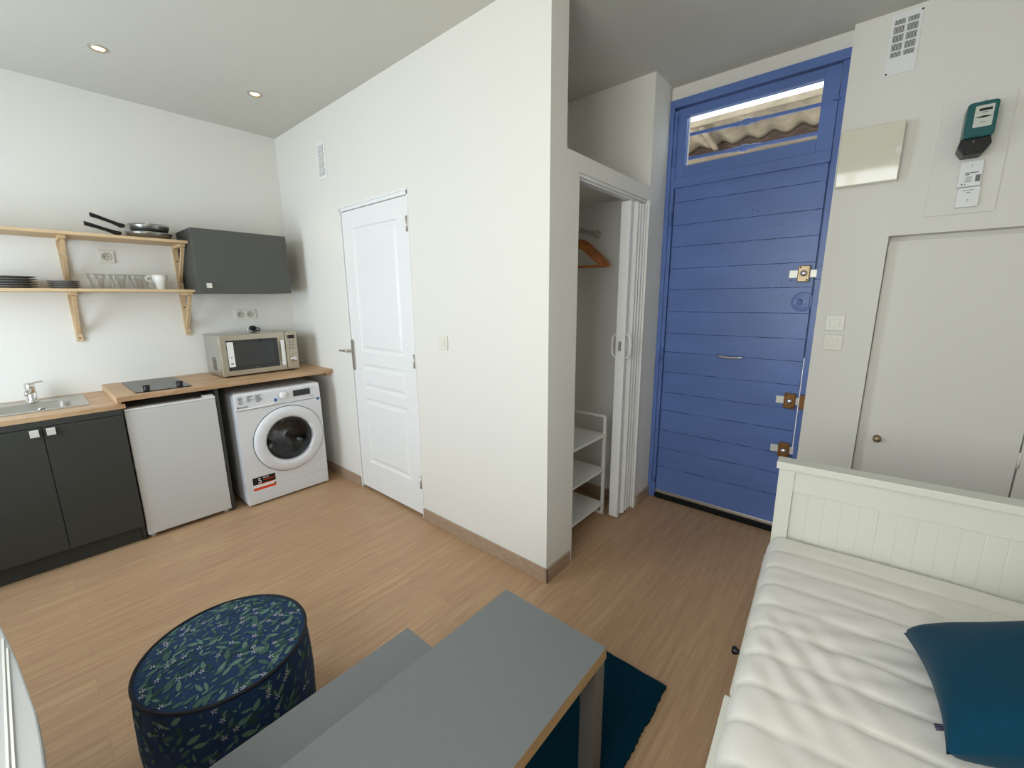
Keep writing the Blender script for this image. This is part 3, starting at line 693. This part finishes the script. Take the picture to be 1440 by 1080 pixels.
# detergent drawer lip
MB().prism([(-.716, .733), (-.50, .733), (-.478, .745), (-.475, .757), (-.50, .748), (-.60, .742), (-.70, .742)], WY-.006, WY+.006, 'y').build('drawer_lip', M['plastic'], cp, .002)
MB().box(-.716, -.49, WY-.001, WY+.004, .7285, .7315).build('drawer_gap', M['ltxt'], cp)
kn = MB().lathe([(0, WY-.022), (.022, WY-.022), (.0255, WY-.018), (.027, WY), (.027, WY+.006)], (-.414, 0, .795), 32, 'y').build('program_dial', M['plastic'], cp)
MB().box(-.409, -.394, WY-.0228, WY-.0218, .7935, .7965).build('dial_mark', M['ltxt'], kn)
tk = MB()
for k in range(14):
    a = rad(-40+k*360/16); tk.box(-.414+.036*cos(a)-.0014, -.414+.036*cos(a)+.0014, WY-.0005, WY+.004, .795+.036*sin(a)-.0014, .795+.036*sin(a)+.0014)
tk.build('dial_ticks', M['ltxt'], cp)
MB().box(-.340, -.215, WY-.002, WY+.006, .770, .817).build('display', M['glassblk'], cp, .001)
MB().lathe([(0, WY-.003), (.0105, WY-.003), (.012, WY+.004)], (-.470, 0, .768), 24, 'y').build('push_button', M['lblue'], cp)
text('INDESIT', .016, (-.708, WY-.0012, .748), '-y', M['ltxt'], cp)
MB().box(-.7215, -.711, WY-.0012, WY, .748, .759).build('logo_mark', M['ltxt'], cp)
for x, n in ((-.712, 6), (-.655, 5), (-.600, 6)):
    pr = MB(); rn = random.Random(int(abs(x)*1000))
    for k in range(n):
        z = .823-k*.009; pr.box(x, x+rn.uniform(.018, .042), WY-.0008+.0, WY+.008, z, z+.0022)
    pr.build('program_print', M['ltxt'], cp)
text('innex', .013, (-.218, WY+.0008, .750), '-y', M['lblue'], wm)
bd = MB().box(-.186, -.170, WY+.0002, WY+.003, .712, .729, 1).box(-.170, -.150, WY+.0002, WY+.003, .712, .729, 0)
bd.build('energy_badge', [M['lblue'], M['lwhite']], wm)
st = MB()
st.box(-.690, -.536, WY+.0005, WY+.003, .160, .215, 0).box(-.690, -.536, WY+.0005, WY+.003, .136, .160, 1).box(-.690, -.536, WY+.0005, WY+.003, .116, .136, 2).box(-.655, -.60, WY-.0002, WY+.003, .158, .163, 2).box(-.600, -.550, WY-.0002, WY+.003, .158, .163, 2).box(-.55, -.537, WY-.0003, WY+.003, .132, .146, 3)
so2 = st.build('sticker', [M['lblack'], M['lwhite'], M['lred'], M['ltxt']], wm)
text('5', .056, (-.658, WY-.001, .168), '-y', M['lwhite'], so2); text('YEARS', .017, (-.622, WY-.001, .197), '-y', M['lwhite'], so2, sx=.85)
text('WARRANTY', .017, (-.622, WY-.001, .180), '-y', M['lred'], so2, sx=.85)
# ---- hob
hb = thing('ceramic_hob', (-1.08, -.33, .936), 'black two zone glass hob set in the upper worktop', 'hob')
hp = MB().box(-1.222, -.937, -.575, -.050, .9362, .942).build('glass_plate', M['hob'], hb, .0015)
rg = MB()
for yy, r_ in ((-.17, .075), (-.37, .09)): rg.lathe([(r_, .9424), (r_+.0012, .9424)], (-1.08, yy, 0), 48)
rg.build('zone_rings', M['ltxt'], hp)
for x in (-1.160, -.990):
    MB().lathe([(0, .028), (.012, .028), (.014, .024), (.016, .004), (.019, 0)], (x, -.520, .942), 20).box(x-.017, x+.017, -.524, -.516, .950, .973).build('knob', M['black'], hb)
# ---- microwave
mx0, mx1, my0, my1, mz0, mz1 = -.712, -.176, -.430, -.055, .946, 1.246
mw = thing('microwave', (-.44, -.24, .936), 'stainless steel microwave standing on the upper worktop', 'microwave')
MB().box(mx0, mx1, my0+.025, my1, mz0, mz1).build('case', M['steel'], mw, .004)
fr_ = MB().box(mx0, -.268, my0-.002, my0+.024, mz0+.002, mz1).build('door', M['steelw'], mw, .003)
MB().box(-.264, mx1, my0-.002, my0+.024, mz0+.002, mz1).build('control_panel', M['steelw'], mw, .003)
box1('door_glass', M['glassblk'], fr_, -.672, -.322, my0-.0035, my0, .985, 1.208)
box1('oven_window', M['mwwin'], fr_, -.620, -.355, my0-.0045, my0, 1.012, 1.185, bevel=.004)
lb = box1('paper_strip', M['plastic'], fr_, -.668, -.628, my0-.005, my0-.003, 1.014, 1.196)
MB().box(-.657, -.639, my0-.0056, my0-.005, 1.034, 1.041).build('printed_mark', M['lblack'], lb); MB().box(-.652, -.645, my0-.0056, my0-.005, 1.078, 1.085).build('printed_mark', M['lblack'], lb)
hd = MB().prism(rrect(-.309, -.287, .990, 1.188, .006), my0-.032, my0-.022, 'y').box(-.303, -.293, my0-.023, my0, 1.000, 1.014).box(-.303, -.293, my0-.023, my0, 1.165, 1.179)
hd.build('handle', M['plastic'], fr_, .002)
box1('display', M['glassblk'], mw, -.246, -.192, my0-.0045, my0, 1.193, 1.221)
MB().lathe([(0, my0-.026), (.021, my0-.026), (.024, my0-.022), (.025, my0-.002)], (-.217, 0, 1.028), 32, 'y').build('dial', M['chrome'], mw)
bt_ = MB()
for k in range(3):
    for j in range(2):
        x = -.243+j*.026; z = 1.160-k*.026; bt_.box(x+.004, x+.014, my0-.0035, my0, z+.006, z+.014).box(x, x+.022, my0-.0035, my0, z, z+.0016)
bt_.build('buttons', M['ltxt'], mw)
vn = MB()
for k in range(7):
    for j in range(6): vn.box(mx0-.0012, mx0+.001, -.30+j*.016, -.293+j*.016, .985+k*.014, .992+k*.014)
vn.build('side_vents', M['dark'], mw)
text('candy', .012, (-.487, my0-.0052, .993), '-y', M['ltxt'], fr_, align='CENTER')
for x in (mx0+.04, mx1-.04):
    for y in (my0+.05, my1-.04): MB().lathe([(0, 0), (.012, 0), (.012, .011)], (x, y, .936), 12).build('foot', M['black'], mw)
pg = thing('power_plug', (-.385, -.12, 1.246), 'black power plug lying on top of the microwave', 'plug')
MB().lathe([(0, -.022), (.013, -.022), (.020, -.006), (.020, .012), (.008, .03), (0, .034)], (-.385, -.12, 1.272), 16, 'x').build('plug_head', M['black'], pg)
MB().tube([(-.352, -.12, 1.272), (-.335, -.118, 1.270), (-.330, -.11, 1.254), (-.345, -.09, 1.2505), (-.37, -.07, 1.2505)], .0045, 8).build('cable', M['black'], pg)
MB().tube([(-.405, -.12, 1.276), (-.424, -.12, 1.262)], .0025, 8).tube([(-.405, -.128, 1.268), (-.424, -.13, 1.256)], .0025, 8).build('pins', M['chrome'], pg)
# ---- wall cabinet
wc = thing('wall_cabinet', (-.46, -.18, 1.545), 'anthracite wall cabinet mounted above the microwave', 'cabinet')
MB().box(-.768, -.152, -.350, -.001, 1.547, 1.983).build('carcass', M['grey'], wc, .001)
dr = MB().box(-.768, -.152, -.370, -.352, 1.547, 1.983).build('door', M['greyl'], wc, .001)
MB().box(-.719, -.690, -.387, -.370, 1.582, 1.615).build('handle', M['zinc'], dr, .001)
# ---- shelves with brackets
def shelf(z, x1, name, label):
    return tag(MB().box(WX+.02, x1, -.285, 0, z-.018, z).build(name, M['pine'], None, .0015), label, 'shelf', 'pine wall shelves')
shelf(1.903, -.770, 'wall_shelf', 'upper pine wall shelf with the frying pans')
shelf(1.572, -.7695, 'wall_shelf', 'lower pine wall shelf with plates and glasses')
def bracket(x, z, h, label):
    t = thing('shelf_bracket', (x, 0, z-h), label, 'shelf bracket', 'pine shelf brackets')
    w = .032
    up_ = MB().box(x-w/2, x+w/2, -.020, 0, z-h, z); u_ = up_.build('wall_upright', M['pinez'], t, .001)
    MB().box(x-w/2, x+w/2, -.235, -.020, z-.020, z).build('arm', M['pine'], t, .001)
    MB().bar((x, -.225, z-.022), (x, -.018, z-h+.055), .018, .022, up=(0, 1, 1)).build('brace', M['pinez'], t, )
    for q in (.022, h*.66): MB().lathe([(0, -.022), (.004, -.0225), (.0045, -.02)], (x, 0, z-h+q), 10, 'y').build('screw', M['black'], t)
for x, nm in ((-1.375, 'left'), (-.792, 'right')):
    s1 = 'beside the wall cabinet' if nm == 'right' else 'left of the single socket'
    s2 = 'near the wall cabinet' if nm == 'right' else 'near the small plates'
    bracket(x, 1.885, .31, 'pine bracket under the upper shelf, %s' % s1)
    bracket(x, 1.554, .316, 'pine bracket under the lower shelf, %s' % s2)

# ---- plates
def plate(x, y, z, r, label, grp):
    prof = [(0, .003), (r*.6, .003), (r*.66, .001), (r*.68, 0), (r*.72, 0), (r*.76, .004), (r, .011), (r, .0135), (r*.97, .0135), (r*.74, .008), (r*.68, .006), (0, .006)]
    return tag(MB().lathe(prof, (x, y, z), 48).build('plate', M['plate']), label, 'plate', grp)
for k in range(5): plate(-1.640, -.150, 1.5725+k*.0135, .130, 'large dark grey dinner plate in the stack at the left end of the lower shelf', 'stacked dinner plates')
for k in range(4): plate(-1.402, -.150, 1.5725+k*.0115, .073, 'small dark grey dessert plate in the stack in front of the left bracket', 'stacked dessert plates')
# ---- glasses
def glass_mesh(n=9):
    Z = [(0, 0), (.026, .0), (.0285, .003), (.0335, .058), (.041, .066), (.0445, .095), (.0425, .0955), (.039, .068), (.031, .058), (.0255, .010), (0, .009)]
    return MB().lathe(Z, (0, 0, 0), 20, sm=True)
g0 = glass_mesh().build('drinking_glass', M['tumbler'])
GS = [(-1.258, -.20, 'front left'), (-1.155, -.20, 'front middle'), (-1.064, -.20, 'front right'), (-1.212, -.115, 'rear left'), (-1.118, -.115, 'rear middle'), (-1.025, -.115, 'rear right')]
for k, (x, y, w) in enumerate(GS):
    g = g0 if k == 0 else g0.copy()
    if k: C.objects.link(g)
    g.location = (x, y, 1.5722)
    tag(g, 'clear faceted tumbler, %s one of the six on the lower shelf' % w, 'glass', 'tumblers on the lower shelf')
# ---- mug
mg = thing('mug', (-.934, -.16, 1.5722), 'white tapered ceramic mug at the right end of the lower shelf', 'mug')
MB().lathe([(0, 0), (.024, 0), (.026, .004), (.034, .045), (.042, .075), (.044, .098), (.041, .098), (.038, .072), (.022, .010), (0, .008)], (-.934, -.16, 1.5722), 32).build('cup', M['ceramic'], mg)
MB().tube([(-.974, -.16, 1.660), (-.992, -.16, 1.662), (-1.008, -.16, 1.652), (-1.008, -.16, 1.638), (-.994, -.16, 1.626), (-.970, -.16, 1.628)], .0055, 10).build('handle', M['ceramic'], mg)
# ---- frying pans
def pan(x, y, z, r, hz, end, label):
    t = thing('frying_pan', (x, y, z), label, 'frying pan', 'frying pans on the upper shelf')
    MB().lathe([(0, 0), (r*.80, 0), (r*.86, .004), (r*.97, hz*.7), (r, hz), (r-.003, hz+.001)], (x, y, z), 48).build('pan_body', M['pan'], t)
    MB().lathe([(r-.003, hz+.001), (r*.94, hz*.7), (r*.82, .006), (0, .005)], (x, y, z), 48).build('nonstick_surface', M['panin'], t)
    A = Vector((x-r, y, z+hz*.62)); B = Vector(end)
    MB().bar(A+Vector((.01, 0, -.002)), A+(B-A)*.07, .024, .018).build('handle_bracket', M['satin'], t)
    P = [A+(B-A)*q for q in (.06, .2, .45, .8, 1)]
    P[1].z -= .008; P[2].z -= .003
    h_ = MB()
    vs = []
    for p, w, th in zip(P, (.020, .028, .024, .028, .024), (.020, .028, .020, .022, .026)):
        vs += [p+Vector((0, -w/2, -th/2)), p+Vector((0, w/2, -th/2)), p+Vector((0, w/2, th/2)), p+Vector((0, -w/2, th/2))]
    fs = [(0, 1, 2, 3), (16, 19, 18, 17)]+[(4*k+i, 4*k+4+i, 4*k+4+(i+1) % 4, 4*k+(i+1) % 4) for k in range(4) for i in range(4)]
    h_.add(vs, fs); h_.build('handle', M['black'], t, .004)
pan(-.952, -.15, 1.9035, .128, .040, (-1.262, -.17, 1.972), 'lower grey frying pan of the pair stacked on the upper shelf')
pan(-.945, -.15, 1.9475, .112, .048, (-1.228, -.16, 2.030), 'upper grey frying pan resting inside the other one')

# ================================================================== CLOSET CONTENTS
rd = thing('closet_rail', (.66, -2.45, 1.90), 'metal hanging rail fixed across the closet', 'clothes rail')
MB().tube([(.125, -2.45, 1.920), (1.03, -2.45, 1.920)], .0125, 16).build('rod', M['satin'], rd)
MB().lathe([(0, -.002), (.026, -.002), (.026, -.008), (.017, -.018), (.0145, -.05), (.0135, -.07)], (1.07, -2.45, 1.920), 24, 'x').build('flange', M['satin'], rd)
def hanger(x, rot, label):
    t = thing('clothes_hanger', (x, -2.45, 1.92), label, 'hanger', 'wooden hangers on the closet rail')
    hk = [(x, -2.45+.0165*sin(rad(a)), 1.9205+.0165*cos(rad(a))) for a in range(-110, 181, 20)]
    hk += [(x, -2.45, 1.895), (x, -2.45, 1.862)]
    MB().tube(hk, .0016, 8).build('hook', M['satin'], t)
    P = [(-.188, 1.690), (-.184, 1.716), (-.11, 1.790), (-.045, 1.848), (-.018, 1.864), (.018, 1.864), (.045, 1.848), (.11, 1.790), (.184, 1.716), (.188, 1.690), (.170, 1.684), (.10, 1.750), (.03, 1.806), (0, 1.814), (-.03, 1.806), (-.10, 1.750), (-.170, 1.684)]
    MB().prism([(-2.45+a, z) for a, z in P], x-.009, x+.009, 'x').build('shoulders', M['hang'], t, .004)
    MB().tube([(x, -2.45-.165, 1.692), (x, -2.45+.165, 1.692)], .006, 10).build('trouser_bar', M['hang'], t)
    t.rotation_euler = (0, 0, rad(rot)); return t
for x, r_, lb_ in ((.785, 14, 'wooden hanger on the closet rail, frontmost of the bunch with bar showing'), (.828, 14, 'wooden hanger in the middle of the bunch on the closet rail'), (.871, 14, 'wooden hanger on the closet rail, the one nearest the folding door')):
    hanger(x, r_, lb_)
# shelf rack
sr = thing('shoe_rack', (.56, -2.52, 0), 'white metal and wood three tier rack standing in the closet', 'rack')
SXR, SYF, SYB = .852, -2.690, -2.385
for y in (SYF, SYB):
    for x in (.300, SXR): MB().box(x-.016, x, y, y+.020, 0, .702).build('upright', M['white'], sr, .001)
for x in (.300, SXR):
    MB().box(x-.016, x, SYF, SYB+.02, .702, .718).build('top_rail', M['white'], sr, .001)
    MB().box(x-.016, x, SYF+.02, SYB, .0, .016).build('bottom_rail', M['white'], sr, .001)
for z in (.088, .342, .590): MB().box(.284, SXR-.001, SYF+.002, SYB+.018, z-.016, z).build('shelf_board', M['white'], sr, .001)

# ================================================================== LIVING AREA
# ---- nesting tables
def side_table(x0, x1, y0, y1, z, lg, label):
    t = thing('coffee_table', ((x0+x1)/2, (y0+y1)/2, 0), label, 'coffee table', 'nesting grey tables')
    tp = MB(); th = .038
    tp.box(x0+.0008, x1-.0008, y0+.0008, y1-.0008, z-th, z, 0)
    tp.build('tabletop', M['tabletop'], t)
    e = MB().box(x0, x1, y0, y0+.0008, z-th, z-.0006).box(x0, x1, y1-.0008, y1, z-th, z-.0006).box(x0, x0+.0008, y0, y1, z-th, z-.0006).box(x1-.0008, x1, y0, y1, z-th, z-.0006)
    e.build('edge_band', M['edge'], t)
    for a in (x0+.001, x1-lg-.001):
        for b in (y0+.004, y1-lg-.004): MB().box(a, a+lg, b, b+lg, .0125, z-th).build('leg', M['tleg'], t, .001)
side_table(-1.602, -.664, -3.503, -3.116, .500, .050, 'taller grey coffee table with wood edging standing on the rug')
side_table(-1.495, -.926, -3.285, -2.899, .400, .045, 'lower grey coffee table tucked beside the taller one')
# ---- rug
RX0, RX1, RY0, RY1 = -1.76, -.208, -3.538, -2.875
rn = random.Random(5); poly = []
N = 150
for k in range(N): x = RX1+(RX0-RX1)*k/N; poly.append((x, RY0+.002*sin(k*.35)+rn.uniform(-.0022, .0022)))
for k in range(50): y = RY0+(RY1-RY0)*k/50; poly.append((RX0+rn.uniform(-.003, .003), y))
for k in range(N): x = RX0+(RX1-RX0)*k/N; poly.append((x, RY1+rn.uniform(-.003, .003)))
for k in range(50): y = RY1+(RY0-RY1)*k/50; poly.append((RX1+.0012*sin(k*.7), y))
tag(MB().prism(poly, 0.0005, .012, 'z').build('rug', M['rug'], None), 'dark teal shaggy rug on the floor under the coffee tables', 'rug')

# ---- pouf with printed leaves
px, py, pr, pz = -1.345, -2.482, .237, .385
pf = thing('pouf', (px, py, 0), 'round dark blue pouf printed with green leaves and white flowers', 'pouf')
sidep = []
for k in range(17):
    tt = k/16; sidep.append((pr*(1+.035*sin(PI*tt))-.008*(1-min(1, tt*8)), .004+(pz-.014)*tt))
body = MB().lathe([(0, .002), (pr*.9, .002)]+sidep+[(pr*.992, pz-.004)], (px, py, 0), 72)
topz = lambda r: pz-.006+.018*(1-(r/pr)**2)
body.lathe([(r*pr/10*.992, topz(r*pr/10)) for r in range(10, -1, -1)], (px, py, 0), 72)
def rside(z): tt = min(max((z-.004)/(pz-.014), 0), 1); return pr*(1+.035*sin(PI*tt))
def leafpoly(cx_, cy_, a, L_, w):
    out = []
    for t_ in (0, .18, .42, .7, 1): out.append((t_, w*sin(PI*t_**.85)))
    for t_ in (.7, .42, .18): out.append((t_, -w*sin(PI*t_**.85)))
    return [(cx_+cos(a)*(t_-.5)*L_-sin(a)*q, cy_+sin(a)*(t_-.5)*L_+cos(a)*q) for t_, q in out]
prn = random.Random(12)
def emit_poly(P2, mapf, mi):
    c = (sum(p[0] for p in P2)/len(P2), sum(p[1] for p in P2)/len(P2))
    n = len(P2); body.add([mapf(*c)]+[mapf(*p) for p in P2], [(0, i+1, (i+1) % n+1) for i in range(n)], mi, False)
def sprinkle(inside, mapf, area, box_, base_a):
    x0, x1, y0, y1 = box_; placed = []
    tries = 0
    while len(placed) < area and tries < 30000:
        tries += 1; x, y = prn.uniform(x0, x1), prn.uniform(y0, y1)
        if not inside(x, y): continue
        if any((x-a)**2+(y-b)**2 < (.0165)**2 for a, b in placed): continue
        placed.append((x, y)); k = len(placed)
        if k % 7 == 0:      # flower of five thin petals with a small cluster of leaves
            for q in range(3):
                a = base_a+prn.uniform(-1.2, 1.2); emit_poly(leafpoly(x+cos(a)*.016, y+sin(a)*.016, a, prn.uniform(.024, .040), .0042), lambda u, w: mapf(u, w, .0006), 2 if q else 1)
            a0 = prn.uniform(0, 6)
            for q in range(5):
                a = a0+q*2*PI/5; emit_poly(leafpoly(x+cos(a)*.0055, y+sin(a)*.0055, a, .0080, .0011), lambda u, w: mapf(u, w, .0012), 4)
        else:
            a = base_a+prn.gauss(0, .55)+(PI/2 if prn.random() < .22 else 0)
            L_ = prn.choice([prn.uniform(.012, .022), prn.uniform(.026, .046)]); mi = prn.choice([1, 1, 3, 2, 3])
            emit_poly(leafpoly(x, y, a, L_, L_*prn.uniform(.12, .24)), lambda u, w, e=prn.uniform(.0003, .0009): mapf(u, w, e), mi)
def topmap(u, w, e):
    r_ = math.hypot(u, w); q = min(1, pr*.965/max(r_, 1e-6)); u *= q; w *= q
    return (px+u, py+w, topz(math.hypot(u, w))+e+.0006)
sprinkle(lambda x, y: x*x+y*y < (pr*.95)**2, topmap, 330, (-pr, pr, -pr, pr), rad(15))
def sidemap(u, w, e):
    w = min(w, pz-.016)
    r_ = rside(w)+e+.0006; a = u/pr; return (px+r_*cos(a), py+r_*sin(a), w)
sprinkle(lambda x, y: True, sidemap, 560, (0, 2*PI*pr, .015, pz-.02), rad(50))
body.build('cover', [M['navy'], M['leaf'], M['leaf2'], M['leaf3'], M['petal']], pf, recalc=False)
MB().tube([(px+pr*.995*cos(2*PI*k/72), py+pr*.995*sin(2*PI*k/72), pz-.006) for k in range(72)], .0052, 8, closed=True).build('piping', M['piping'], pf)
MB().tube([(px+pr*.985*cos(2*PI*k/72), py+pr*.985*sin(2*PI*k/72), .010) for k in range(72)], .005, 8, closed=True).build('piping', M['piping'], pf)

# ---- white grooved table at the left edge
tb = thing('side_table', (-2.05, -2.75, 0), 'white side table with curved edge and grooved top at the lower left corner', 'side table')
crv = [(-1.800, -2.10), (-1.788, -2.30), (-1.769, -2.448), (-1.755, -2.541), (-1.742, -2.639), (-1.730, -2.747), (-1.720, -2.84), (-1.715, -2.929), (-1.713, -3.004), (-1.713, -3.10), (-1.722, -3.20), (-1.745, -3.30), (-1.80, -3.34)]
MB().prism(crv+[(-2.40, -3.34), (-2.40, -2.10)], .690, .720, 'z').build('tabletop', M['white_shaded'], tb, .003)
for A, B in (((-1.764, -2.521), (-1.752, -3.05)), ((-1.757, -2.570), (-1.745, -3.06)), ((-1.83, -2.30), (-1.81, -3.12)), ((-1.84, -2.30), (-1.82, -3.12)), ((-1.96, -2.2), (-1.94, -3.2)), ((-1.97, -2.2), (-1.95, -3.2))):
    MB().bar((A[0], A[1], .7212), (B[0], B[1], .7212), .0035, .004).build('raised_bead', M['white'], tb)
for x in (-2.36, -1.86):
    for y in (-3.28, -2.16): MB().box(x, x+.04, y, y+.04, 0, .690).build('leg', M['white'], tb, .002)

# ---- daybed
TH = rad(4.0)
bd = thing('daybed', (.325, -3.752, 0), 'white daybed with beadboard end panel and quilted mattress by the cupboard', 'bed')
bx = Vector((.325, -3.752, 0))
def bmb(mb, name, m, parent=bd, bevel=0, seg=2, recalc=True):
    mb.v = [tuple(Vector(v)+bx) for v in mb.v]; return mb.build(name, m, parent, bevel, seg, recalc)
BL, BW = 2.03, .93
def end_panel(x):
    e = MB().box(x, x+.045, -.055, 0, 0, .80).box(x, x+.045, -BW, -BW+.055, 0, .80)
    e.box(x+.006, x+.036, -BW+.055, -.055, .705, .80)
    e.box(x+.006, x+.036, -BW+.055, -.055, .10, .18)
    o = bmb(e, 'end_frame', M['bedw'], bevel=.0015)
    p = MB(); n = 15; w_ = (BW-.110)/n
    for k in range(n):
        y1 = -.055-k*w_; p.box(x+.012, x+.030, y1-w_+.0011, y1-.0011, .18, .705)
    p.box(x+.0135, x+.0285, -BW+.055, -.055, .18, .705)
    bmb(p, 'beadboard_panel', M['bedw'], bevel=.0015)
    bmb(MB().box(x-.016, x+.060, -BW-.012, .010, .800, .830), 'top_cap', M['bedw'], bevel=.003)
end_panel(0); end_panel(-BL-.045)
bmb(MB().box(-BL, 0, -.022, -.004, .395, .445), 'side_rail', M['bedw'], bevel=.002)
bmb(MB().box(-BL, 0, -BW, -BW+.02, .18, .80).box(-BL, 0, -BW-.01, -BW+.03, .80, .825), 'back_panel', M['bedw'], bevel=.002)
bmb(MB().box(-BL, 0, -BW+.02, -.022, .33, .352), 'bed_base', M['bedw'])
for k, (a, b, yo) in enumerate(((-.815, -.01, .014), (-2.02, -.830, .024))):
    dw = MB().box(a, b, -.55, yo-.018, .08, .36).box(a, b, yo-.018, yo, .06, .405)
    dw = bmb(dw, 'drawer', M['bedw'], bevel=.002)
    bmb(MB().lathe([(0, .036), (.011, .034), (.015, .026), (.008, .014), (.009, 0)], (-.51 if k == 0 else -1.3, yo, .29), 16, 'y'), 'knob', M['black'], parent=dw)
# mattress
def mheight(u, v):
    """u: 0 at the end panel .. length; v: 0 at the room side .. width"""
    seam = .120; d_ = abs(((u-.02+.012*sin(v*3)) / seam) % 1-.5)*2        # 1 at seams
    h = .0055*(1-d_**4.0)
    h -= .003*max(0, (d_-.93)/.07)
    w = .0016*sin(u*31+v*9+2*sin(v*7))*sin(v*11+u*3)+.0006*sin(u*57-v*23)
    w += .0035*math.exp(-((u-.58)**2/.03+(v-.30)**2/.05))*sin(u*70+v*30)
    w += .0045*math.exp(-((u-.33)**2/.02+(v-.52)**2/.03))*sin(v*75+u*22)
    w += .003*math.exp(-((u-.75)**2/.05+(v-.12)**2/.02))*sin(u*50-v*70)
    return h+w
ML, MW, MT, MBt = 2.0, .875, .512, .354
mm = MB(); nu, nv = 200, 96
sec = []    # cross-section across v: start at the bottom outside edge
rr_ = .055
S = []
for k in range(5): S.append((0.0, MBt+(MT-rr_-MBt)*k/5, 0))
for k in range(9): a = PI/2*k/8; S.append((rr_-rr_*cos(a), MT-rr_+rr_*sin(a), min(1, k/8)))
for k in range(1, nv-1): S.append((rr_+(MW-2*rr_)*k/(nv-1), MT, 1))
for k in range(9): a = PI/2*k/8; S.append((MW-rr_+rr_*sin(a), MT-rr_+rr_*cos(a), 1-min(1, k/8)))
for k in range(1, 6): S.append((MW, MT-rr_-(MT-rr_-MBt)*k/5, 0))
vs = []; K = len(S)
for i in range(nu+1):
    u = ML*i/nu; e0 = min(u, ML-u); er = 1 if e0 > .04 else math.sqrt(max(0, 1-(1-e0/.04)**2))
    for v, z, wgt in S:
        zz = MBt+(z-MBt)*(.80+.20*er)+mheight(u, v)*wgt*er
        bul = (.006*(1-abs(((u-.02)/.120) % 1-.5)*2)**.5 if wgt < .9 else 0)*er*(1 if v < MW/2 else -1)
        vs.append((-u-.004, -(v-bul), zz))
fs = [(i*K+j, i*K+j+1, (i+1)*K+j+1, (i+1)*K+j) for i in range(nu) for j in range(K-1)]
fs += [(i*K+K-1, i*K, (i+1)*K, (i+1)*K+K-1) for i in range(nu)]
fs += [tuple(range(K)), tuple(nu*K+j for j in range(K))[::-1]]
mm.add(vs, fs, 0, True)
mt = bmb(mm, 'mattress', M['mattress'])
bd.rotation_euler = (0, 0, TH)

# ---- cushion
def cushion():
    n = 40; mb = MB(); Wd, Hh, T = .192, .200, .080; vs = []
    def pos(i, j, s_):
        a, b = -1+2*i/n, -1+2*j/n
        pin = 1-.10*(1-a*a)*abs(b)**3-0
        pin2 = 1-.10*(1-b*b)*abs(a)**3
        x = a*Wd*pin2; y = b*Hh*pin
        f = ((1-a**4)*(1-b**4)); z = T*max(0, f)**.48*(1+.04*sin(a*5+b*3))
        z += .006*sin(a*14-b*11)*f*max(0, abs(a)+abs(b)-1.1)
        return (x, y, s_*z)
    for s_ in (1, -1):
        for i in range(n+1):
            for j in range(n+1): vs.append(pos(i, j, s_))
    K = (n+1)**2
    fs = [(i*(n+1)+j, (i+1)*(n+1)+j, (i+1)*(n+1)+j+1, i*(n+1)+j+1) for i in range(n) for j in range(n)]
    fs += [tuple(K+q for q in f[::-1]) for f in fs]
    mb.add(vs, fs, 0, True)
    return mb
pc = thing('cushion', (0, 0, 0), 'dark teal velvet cushion lying on the white mattress', 'cushion')
cu = cushion().build('cushion_cover', M['teal'], pc)
fg_ = MB()
for k in range(4): fg_.tube([(-.130+k*.004, .175, 0), (-.132+k*.004, .203, .001*k)], .0014, 6)
fg_.build('label_tag', M['navytag'], pc)
pc.location = (-.292, -4.352, .640)
pc.rotation_euler = (rad(-26), rad(0), rad(8))
